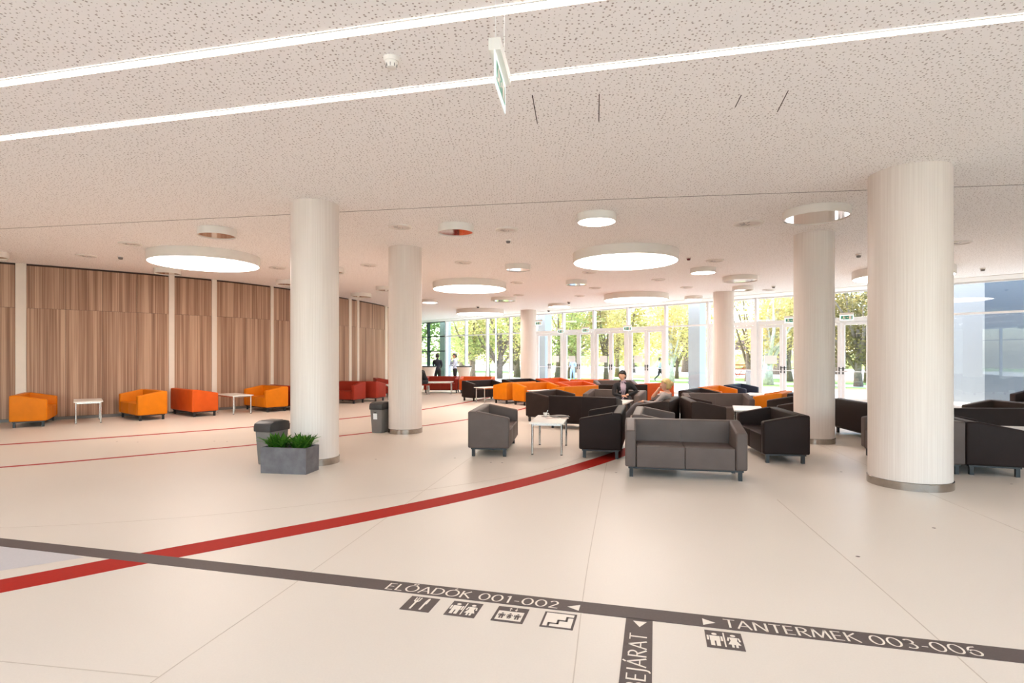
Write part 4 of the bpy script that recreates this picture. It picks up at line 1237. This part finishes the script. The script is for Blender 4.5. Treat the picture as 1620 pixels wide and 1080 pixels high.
    e.location = loc; e.rotation_euler = (0, 0, rz); e.scale = (scale,) * 3
    tag(e, label, cat)
    # hair cap
    bm = bmesh.new(); seg, rng = 24, 14; rows = []
    for j in range(rng + 1):
        th = PI * j / rng; row = []
        for i in range(seg):
            ph = 2 * PI * i / seg
            x, y, z = math.sin(th) * math.cos(ph), math.sin(th) * math.sin(ph), math.cos(th)
            wob = 1 + 0.05 * mnoise.noise(Vector((x * 4, y * 4, z * 4)))
            row.append(bm.verts.new(hc + R @ Vector((x * 0.085 * wob, (y * 0.103 + 0.006) * wob, z * 0.126 * wob + 0.006))))
        rows.append(row)
    for j in range(rng):
        for i in range(seg):
            th = PI * (j + .5) / rng; ph = 2 * PI * (i + .5) / seg
            y, z = math.sin(th) * math.sin(ph), math.cos(th)
            lim = 0.52 if y < -0.45 else (0.12 if y < 0.05 else (-0.95 if long_ else -0.55))
            if z > lim:
                try: bm.faces.new((rows[j][i], rows[j + 1][i], rows[j + 1][(i + 1) % seg], rows[j][(i + 1) % seg]))
                except ValueError: pass
    if bun:
        rr = []
        for j in range(9):
            th = PI * j / 8
            rr.append([bm.verts.new(hc + R @ Vector((math.sin(th) * math.cos(2 * PI * i / 12) * .042, .105 + math.sin(th) * math.sin(2 * PI * i / 12) * .036, .035 + math.cos(th) * .04))) for i in range(12)])
        for j in range(8):
            for i in range(12):
                try: bm.faces.new((rr[j][i], rr[j + 1][i], rr[j + 1][(i + 1) % 12], rr[j][(i + 1) % 12]))
                except ValueError: pass
    bmesh.ops.delete(bm, geom=[v for v in bm.verts if not v.link_faces], context='VERTS')
    me = mesh_of(bm, 'hair', smooth=True)
    h = obj('hair', me, hair, e)
    sm = h.modifiers.new('thick', 'SOLIDIFY'); sm.thickness = 0.012; sm.offset = 1
    return e

def mir(d):
    """fill right side joints (x mirrored) where only the left is given"""
    for k in list(d):
        if k.endswith('_l') and k[:-2] + '_r' not in d: d[k[:-2] + '_r'] = (-d[k][0], d[k][1], d[k][2])
    return d
def local(ox, oy, deg, lx, ly):
    c, s = math.cos(math.radians(deg)), math.sin(math.radians(deg)); return (ox + c * lx - s * ly, oy + s * lx + c * ly, 0)

# man on the taupe sofa, leaning forward, elbow on the armrest
Jm = mir(dict(pelvis=(0, .06, .49), waist=(0, .02, .60), chest=(.0, -.06, .77), neck=(0, -.12, .92), headbase=(-.01, -.14, .97), head=(-.02, -.16, 1.045),
     shoulder_l=(.19, -.09, .83), elbow_l=(.33, -.10, .665), wrist_l=(.13, -.28, .60), hand_l=(.06, -.31, .59),
     shoulder_r=(-.19, -.10, .83), elbow_r=(-.225, -.17, .60), wrist_r=(-.05, -.33, .57), hand_r=(.02, -.36, .565),
     hip_l=(.10, .02, .48), knee_l=(.14, -.40, .49), ankle_l=(.13, -.40, .09), toe_l=(.14, -.53, .035)))
pm = local(2.53, 13.80, -30, 0.22, -0.02)
person('dark-haired man in black cardigan and checked shirt leaning on the armrest', pm, math.radians(-8), Jm,
       dict(waist=0, chest=0, neck=0, headbase=1, shoulder=0, elbow=0, wrist=0, hand=1, hip=2, knee=2, ankle=2, toe=3, front=4), ['black_knit', 'skin', 'dark_trousers', 'shoe_black', 'checked_shirt'], 'hair_black', headrot=(0.12, 0.05, -0.35))
# woman reclining, hand at her cheek
Jw = mir(dict(pelvis=(0, -.06, .49), waist=(0, .0, .56), chest=(0, .075, .68), neck=(0, .10, .80), headbase=(0, .10, .85), head=(0, .075, .93),
     shoulder_l=(.17, .07, .73), elbow_l=(.24, -.10, .56), wrist_l=(.20, -.31, .60), hand_l=(.19, -.38, .60),
     shoulder_r=(-.17, .06, .73), elbow_r=(-.16, -.22, .64), wrist_r=(-.07, -.085, .82), hand_r=(-.055, -.045, .88),
     hip_l=(.09, -.10, .49), knee_l=(.10, -.50, .52), ankle_l=(.10, -.80, .18), toe_l=(.10, -.93, .17)))
pw = local(2.93, 11.14, -114, -0.24, 0.02)
person('blonde woman in grey cardigan reclining with a hand at her cheek', pw, math.radians(-112), Jw,
       dict(waist=4, chest=0, neck=1, headbase=1, shoulder=0, elbow=0, wrist=0, wrist_r=1, hand=1, hip=2, knee=2, ankle=2, toe=3, front=4), ['grey_knit', 'skin', 'grey_trousers', 'shoe_black', 'rose_cloth'], 'hair_blonde', headrot=(-0.05, 0, 0.2), bun=True)

def stand(**kw):
    d = dict(pelvis=(0, 0, .94), waist=(0, 0, 1.08), chest=(0, 0, 1.30), neck=(0, 0, 1.46), headbase=(0, -.01, 1.51), head=(0, -.02, 1.60),
             shoulder_l=(.185, 0, 1.38), elbow_l=(.25, .02, 1.11), wrist_l=(.24, -.06, .87), hand_l=(.235, -.08, .80),
             hip_l=(.09, 0, .90), knee_l=(.10, -.01, .49), ankle_l=(.10, .02, .08), toe_l=(.11, -.11, .035))
    d.update(kw)
    return mir(d)
TOP = dict(waist=0, chest=0, neck=0, headbase=1, shoulder=0, elbow=0, wrist=0, hand=1, hip=2, knee=2, ankle=2, toe=3)
person('standing man in dark jacket seen from behind at the bar tables', (-3.55, 26.6, 0), PI * 0.96, stand(elbow_l=(.205, -.01, 1.12), wrist_l=(.12, -.20, 1.02), hand_l=(.07, -.25, 1.03)), TOP, ['navy_cloth', 'skin', 'dark_trousers', 'shoe_black'], 'hair_black', 0.965)
person('standing man in pale blue shirt with a hand at his mouth', (-2.72, 26.7, 0), math.radians(-80), stand(elbow_r=(-.20, -.20, 1.16), wrist_r=(-.08, -.19, 1.42), hand_r=(-.04, -.16, 1.49), elbow_l=(.22, -.10, 1.13), wrist_l=(.05, -.24, 1.12), hand_l=(-.02, -.25, 1.13)), TOP, ['pale_blue_cloth', 'skin', 'dark_trousers', 'shoe_black'], 'hair_black', 0.965, headrot=(0, 0, 0.3))
# walkers outside
GZ = -0.15
person('walking man in pale shirt and dark trousers outside the doors', (10.05, 38.0, GZ), math.radians(70), stand(pelvis=(0, 0, .91), knee_l=(.10, -.17, .50), ankle_l=(.10, -.26, .09), toe_l=(.10, -.40, .05), knee_r=(-.10, .06, .48), ankle_r=(-.10, .36, .17), toe_r=(-.10, .30, .04), wrist_r=(-.24, .12, .88), hand_r=(-.24, .14, .81)), TOP, ['pale_blue_cloth', 'skin', 'dark_trousers', 'shoe_black'], 'hair_black', 0.93)
person('passer-by in light blue trousers outside the second pair of doors', (4.13, 38.0, GZ), math.radians(-30), stand(wrist_l=(.15, -.22, 1.10), hand_l=(.10, -.27, 1.13), knee_r=(-.10, -.12, .50), ankle_r=(-.10, -.10, .09)), TOP, ['pale_blue_cloth', 'skin', 'light_trousers', 'shoe_black'], 'hair_black', 0.93)
# figure half hidden by the second column
Js = mir(dict(pelvis=(0, .05, .50), waist=(0, .02, .62), chest=(.0, -.08, .82), neck=(0, -.16, .96), headbase=(0, -.18, 1.0), head=(0, -.21, 1.08),
     shoulder_l=(.18, -.10, .88), elbow_l=(.24, -.16, .62), wrist_l=(.16, -.38, .58), hand_l=(.13, -.44, .57),
     hip_l=(.10, .0, .49), knee_l=(.13, -.40, .49), ankle_l=(.13, -.38, .09), toe_l=(.13, -.51, .035)))
person('seated figure in black jacket half hidden by the second column', (-3.52, 22.5, 0), math.radians(-86), Js, TOP, ['black_knit', 'skin', 'dark_trousers', 'shoe_black'], 'hair_pale')
st = tag(empty('stool', (-3.50, 22.5, 0), 0.1), 'low stool under the figure in the black jacket', 'stool')
bm = bmesh.new(); add_box(bm, (0, 0, 0.385), (0.40, 0.40, 0.045)); bevel(bm, 0.012, 2); obj('seat', bm, 'red_leather', st)
for sx in (-1, 1):
    for sy in (-1, 1):
        bm = bmesh.new(); add_tube(bm, [(sx * .17, sy * .17, 0), (sx * .15, sy * .15, 0.37)], 0.014, 8); obj('leg', bm, 'chrome', st)

# ------------------------------------------------------------------ outdoors
bm = bmesh.new(); add_prism(bm, [(-120, -40), (160, -40), (160, 190), (-120, 190)], GZ - 0.35, GZ - 0.02)
ground = S_(obj('ground', bm, 'grass'))
def fac_strip(d0, d1, z0, z1, name, mat, ext=70):
    A = Vector((-5.3, fac_y(-5.3))); bm = bmesh.new()
    a0 = A - w_dir * ext + n_dir * d0; a1 = A + w_dir * (ext + 40) + n_dir * d0; b1 = A + w_dir * (ext + 40) + n_dir * d1; b0 = A - w_dir * ext + n_dir * d1
    add_prism(bm, [a0, a1, b1, b0], z0, z1)
    return S_(obj(name, bm, mat))
fac_strip(0.12, 8.6, GZ - 0.02, -0.02, 'pavement', 'pale_path')
fac_strip(14.5, 17.0, GZ - 0.03, GZ - 0.005, 'park_path', 'pale_path')
fac_strip(24.0, 60.0, GZ - 0.03, GZ - 0.005, 'road', 'pale_path')

bm = bmesh.new(); add_prism(bm, [(-30, FY0 - 14), (32, FY0 - 14), (32, FY0 - 0.25), (-30, FY0 - 0.25)], GZ - 0.02, -0.02)
S_(obj('forecourt', bm, 'pale_path'))
# white clad piers and wing wall outside the glass
def pier(x, d, w, t, n, deg=0):
    p = Vector((x, fac_y(x))) + n_dir * d
    S_(box_obj('trim_%d' % n, (0, 0, 3.0), (w, t, 6.2), 'pier_white', None, 0.01, loc=(p.x, p.y, 0), rz=FRZ + math.radians(deg)))
pier(-5.03, 1.1, 0.5, 0.5, 1); pier(0.94, 1.1, 0.5, 0.5, 2); pier(6.93, 1.1, 0.5, 0.55, 3)
bm = bmesh.new(); add_prism(bm, [(15.35, 18.15), (24.0, 13.5), (25.0, 15.0), (15.2, 20.9), (14.5, 20.5)], -0.1, 7.0)
wing = S_(obj('wall_outer_wing', bm, 'wing_cladding'))

# trees
LEAFQ = [(-.5, 0), (0, -.32), (.5, 0), (0, .32)]
def crown(rnd, centre, rx, rz_, n, size):
    verts, faces = [], []
    blobs = []
    for k in range(16):
        a = rnd.uniform(0, 2 * PI); r = rnd.uniform(0.15, 0.85); zz = rnd.uniform(-0.75, 0.8)
        k2 = math.sqrt(max(0.1, 1 - zz * zz))
        blobs.append((Vector((math.cos(a) * rx * r * k2, math.sin(a) * rx * r * k2, zz * rz_)), rnd.uniform(0.28, 0.5) * rx))
    for _ in range(n):
        c, br = rnd.choice(blobs)
        v = Vector((rnd.gauss(0, 1), rnd.gauss(0, 1), rnd.gauss(0, 1))).normalized() * br * rnd.uniform(0.55, 1.0)
        p = centre + c + v
        M3 = Matrix.Rotation(rnd.uniform(0, 6.28), 3, 'Z') @ Matrix.Rotation(rnd.uniform(-1.2, 1.2), 3, 'X') @ Matrix.Rotation(rnd.uniform(0, 6.28), 3, 'Z')
        s = size * rnd.uniform(0.6, 1.3); b = len(verts)
        for (u, w_) in LEAFQ: verts.append(p + M3 @ Vector((u * s, w_ * s, 0)))
        faces.append((b, b + 1, b + 2, b + 3))
    me = bpy.data.meshes.new('crown'); me.from_pydata(verts, [], faces)
    return me, blobs
def tree(x, y, h, rx, zc, rz_, n, size, leaf, bark, tr, label, seed, lean=0.0, fork=True):
    rnd = random.Random(seed)
    e = tag(empty('tree', (x, y, GZ)), label, 'tree', 'trees of the park')
    me, blobs = crown(rnd, Vector((lean * zc * 0.6, 0, zc)), rx, rz_, n, size)
    tag(obj('crown', me, leaf, e), kind='stuff')
    bm = bmesh.new()
    top = zc * 0.8
    pts = [Vector((lean * z * 0.6 + 0.05 * math.sin(z * 1.3 + seed), 0.05 * math.cos(z * 1.7), z)) for z in (0, top * .25, top * .5, top * .75, top)]
    add_tube(bm, pts, [tr * 1.3, tr, tr * .85, tr * .65, tr * .35], 10)
    obj('trunk', bm, bark, e, smooth=True)
    for k in range(10 if fork else 4):
        c, br = blobs[k]
        s0 = pts[1 + k % 3]
        c = c + Vector((lean * zc * 0.6, 0, zc))
        mid = s0.lerp(c, 0.5) + Vector((rnd.uniform(-.3, .3), rnd.uniform(-.3, .3), rnd.uniform(0, .4)))
        bm = bmesh.new(); add_tube(bm, [s0, mid, c], [tr * .5, tr * .32, tr * .1], 7); obj('branch', bm, bark, e, smooth=True)
    return e
def on(px_x, Y): return ((px_x - 810) / 884.0 * Y, Y)
TREES = [
    (-4.2, 46, 'green_leaves', 'bark', .26, 'green tree beyond the leftmost park window'), (-2.9, 40.5, 'green_leaves', 'bark', .30, 'green tree behind the man in the pale blue shirt'),
    (-2.0, 47, 'autumn_leaves', 'bark', .24, 'yellowing tree between the two bar tables, farther off'), (-0.9, 39.5, 'autumn_leaves', 'bark', .27, 'dark-trunked tree seen through the third park window'),
    (0.4, 44, 'green_leaves', 'bark', .30, 'tree trunk just left of the farthest column'), (3.3, 41, 'green_leaves', 'bark', .25, 'leaning tree behind the leftmost glass doors'),
    (4.6, 44, 'autumn_leaves', 'bark', .32, 'tree behind the passer-by in light blue'), (7.0, 41.5, 'pale_leaves', 'bark', .2, 'slim tree behind the third pair of doors'),
    (8.9, 47, 'autumn_leaves', 'bark', .22, 'yellow tree behind the doors over the seated man'), (10.3, 36, 'pale_leaves', 'pale_bark', .22, 'pale-barked tree next to the walking man'),
    (12.7, 43, 'autumn_leaves', 'bark', .16, 'yellow tree left of the pale pier'), (15.8, 37.5, 'autumn_leaves', 'bark', .2, 'yellow tree behind the timber shelter'),
    (15.3, 33.5, 'pale_leaves', 'pale_bark', .33, 'thick pale trunk left of the third column'), (18.9, 38, 'pale_leaves', 'bark', .22, 'pale yellow tree hidden mostly by the third column'),
    (19.4, 31.2, 'dark_leaves', 'bark', .24, 'dark branching tree between the two right columns'), (23.0, 36, 'dark_leaves', 'bark', .25, 'brownish tree left of the outer wing wall')]
for k, (x, y, leaf, bark, tr, lab) in enumerate(TREES):
    rr = random.Random(100 + k)
    tree(x, y, 9, rr.uniform(2.4, 3.2), rr.uniform(3.9, 4.6), rr.uniform(2.5, 3.0), 5200, 0.19, leaf, bark, tr * 0.8, lab, 40 + k, rr.uniform(-.12, .12))
FAR = ['green', 'yellow-green', 'golden', 'pale yellow']
for k in range(11):
    x = -12 + k * 6.2; y = 66 - k * 2.2 + (k % 3) * 3
    leaf = ['green_leaves', 'green_leaves', 'green_leaves', 'autumn_leaves', 'autumn_leaves', 'pale_leaves', 'autumn_leaves', 'pale_leaves', 'pale_leaves', 'autumn_leaves', 'pale_leaves'][k]
    rr = random.Random(200 + k)
    pos = ['first', 'second', 'third', 'fourth', 'fifth', 'sixth', 'seventh', 'eighth', 'ninth', 'tenth', 'eleventh'][k]
    tree(x, y, 14, 5.0, 6.2, 5.2, 4500, 0.42, leaf, 'bark', .4, 'far tree across the road, %s from the left in the back row' % pos, 300 + k, 0.0)
# hedge across the road
bm = bmesh.new(); rnd = random.Random(5)
A = Vector((-5.3, fac_y(-5.3))) + n_dir * 61
for k in range(60):
    p = A + w_dir * (-45 + k * 2.2)
    add_box(bm, (p.x, p.y, 0.9), (2.4, 2.0, rnd.uniform(1.6, 2.4)), Matrix.Rotation(FRZ + rnd.uniform(-.2, .2), 3, 'Z'))
bmesh.ops.subdivide_edges(bm, edges=bm.edges[:], cuts=2, use_grid_fill=True)
for v in bm.verts: v.co += Vector((mnoise.noise(v.co * 1.1), mnoise.noise(v.co * 1.3 + Vector((5, 0, 0))), mnoise.noise(v.co * 1.2 + Vector((0, 7, 0))))) * 0.5
tag(obj('hedge', bm, 'far_hedge'), 'clipped pale green hedge on the far side of the road', 'hedge', kind='stuff')

# timber shelter with reddish railing, seen beside the distant column
sh = tag(empty('timber_shelter', (17.6, 43.0, GZ), FRZ), 'small timber park shelter with pitched roof right of the distant column', 'shelter')
for sx in (-1, 1):
    for sy in (-1, 1):
        box_obj('post', (sx * 1.3, sy * 1.1, 1.1), (0.16, 0.16, 2.2), 'timber', sh)
bm = bmesh.new()
base = [bm.verts.new(p) for p in ((-1.8, -1.6, 2.2), (1.8, -1.6, 2.2), (1.8, 1.6, 2.2), (-1.8, 1.6, 2.2))]; ap = [bm.verts.new((-0.5, 0, 2.95)), bm.verts.new((0.5, 0, 2.95))]
bm.faces.new(base[::-1]); bm.faces.new((base[0], base[1], ap[1], ap[0])); bm.faces.new((base[2], base[3], ap[0], ap[1])); bm.faces.new((base[1], base[2], ap[1])); bm.faces.new((base[3], base[0], ap[0]))
obj('roof', bm, 'timber', sh)
for z in (0.35, 0.75, 1.05): box_obj('rail', (0, -1.1, z), (2.5, 0.06, 0.09), 'red_rail', sh)
for k in range(5):
    bm = bmesh.new(); add_box(bm, (-1.0 + k * .5, -1.1, 0.55), (0.05, 0.05, 0.95), Matrix.Rotation(0.5 if k % 2 else -0.5, 3, 'Y')); obj('brace', bm, 'red_rail', sh)
ub = tag(empty('utility_box', (12.6, 29.6, -0.02), FRZ), 'grey utility box standing on the pavement right of the distant column', 'box')
box_obj('cabinet', (0, 0, 0.4), (0.30, 0.3, 0.8), 'bin_grey', ub, 0.01); box_obj('lid', (0, 0, 0.815), (0.34, 0.34, 0.03), 'pier_white', ub, 0.008)
for x, y, hgt, lab in [(12.2, 36.2, 2.6, 'thin dark park lamp post left of the pale pier'), (-1.05, 36.5, 4.6, 'tall white lamp post outside the park windows')]:
    e = tag(empty('lamp_post', (x, y, GZ)), lab, 'lamp post')
    mt = 'black_metal' if hgt < 3 else 'white_metal'
    bm = bmesh.new(); add_tube(bm, [(0, 0, 0), (0, 0, .5), (0, 0, hgt)], [.07, .05, .04], 10); obj('pole', bm, mt, e, smooth=True)
    bm = bmesh.new(); add_lathe(bm, [(.06, hgt), (.16, hgt + .08), (.18, hgt + .2), (.05, hgt + .28)], 16); obj('lantern', shade_auto(mesh_of(bm, 'lantern')), mt, e)
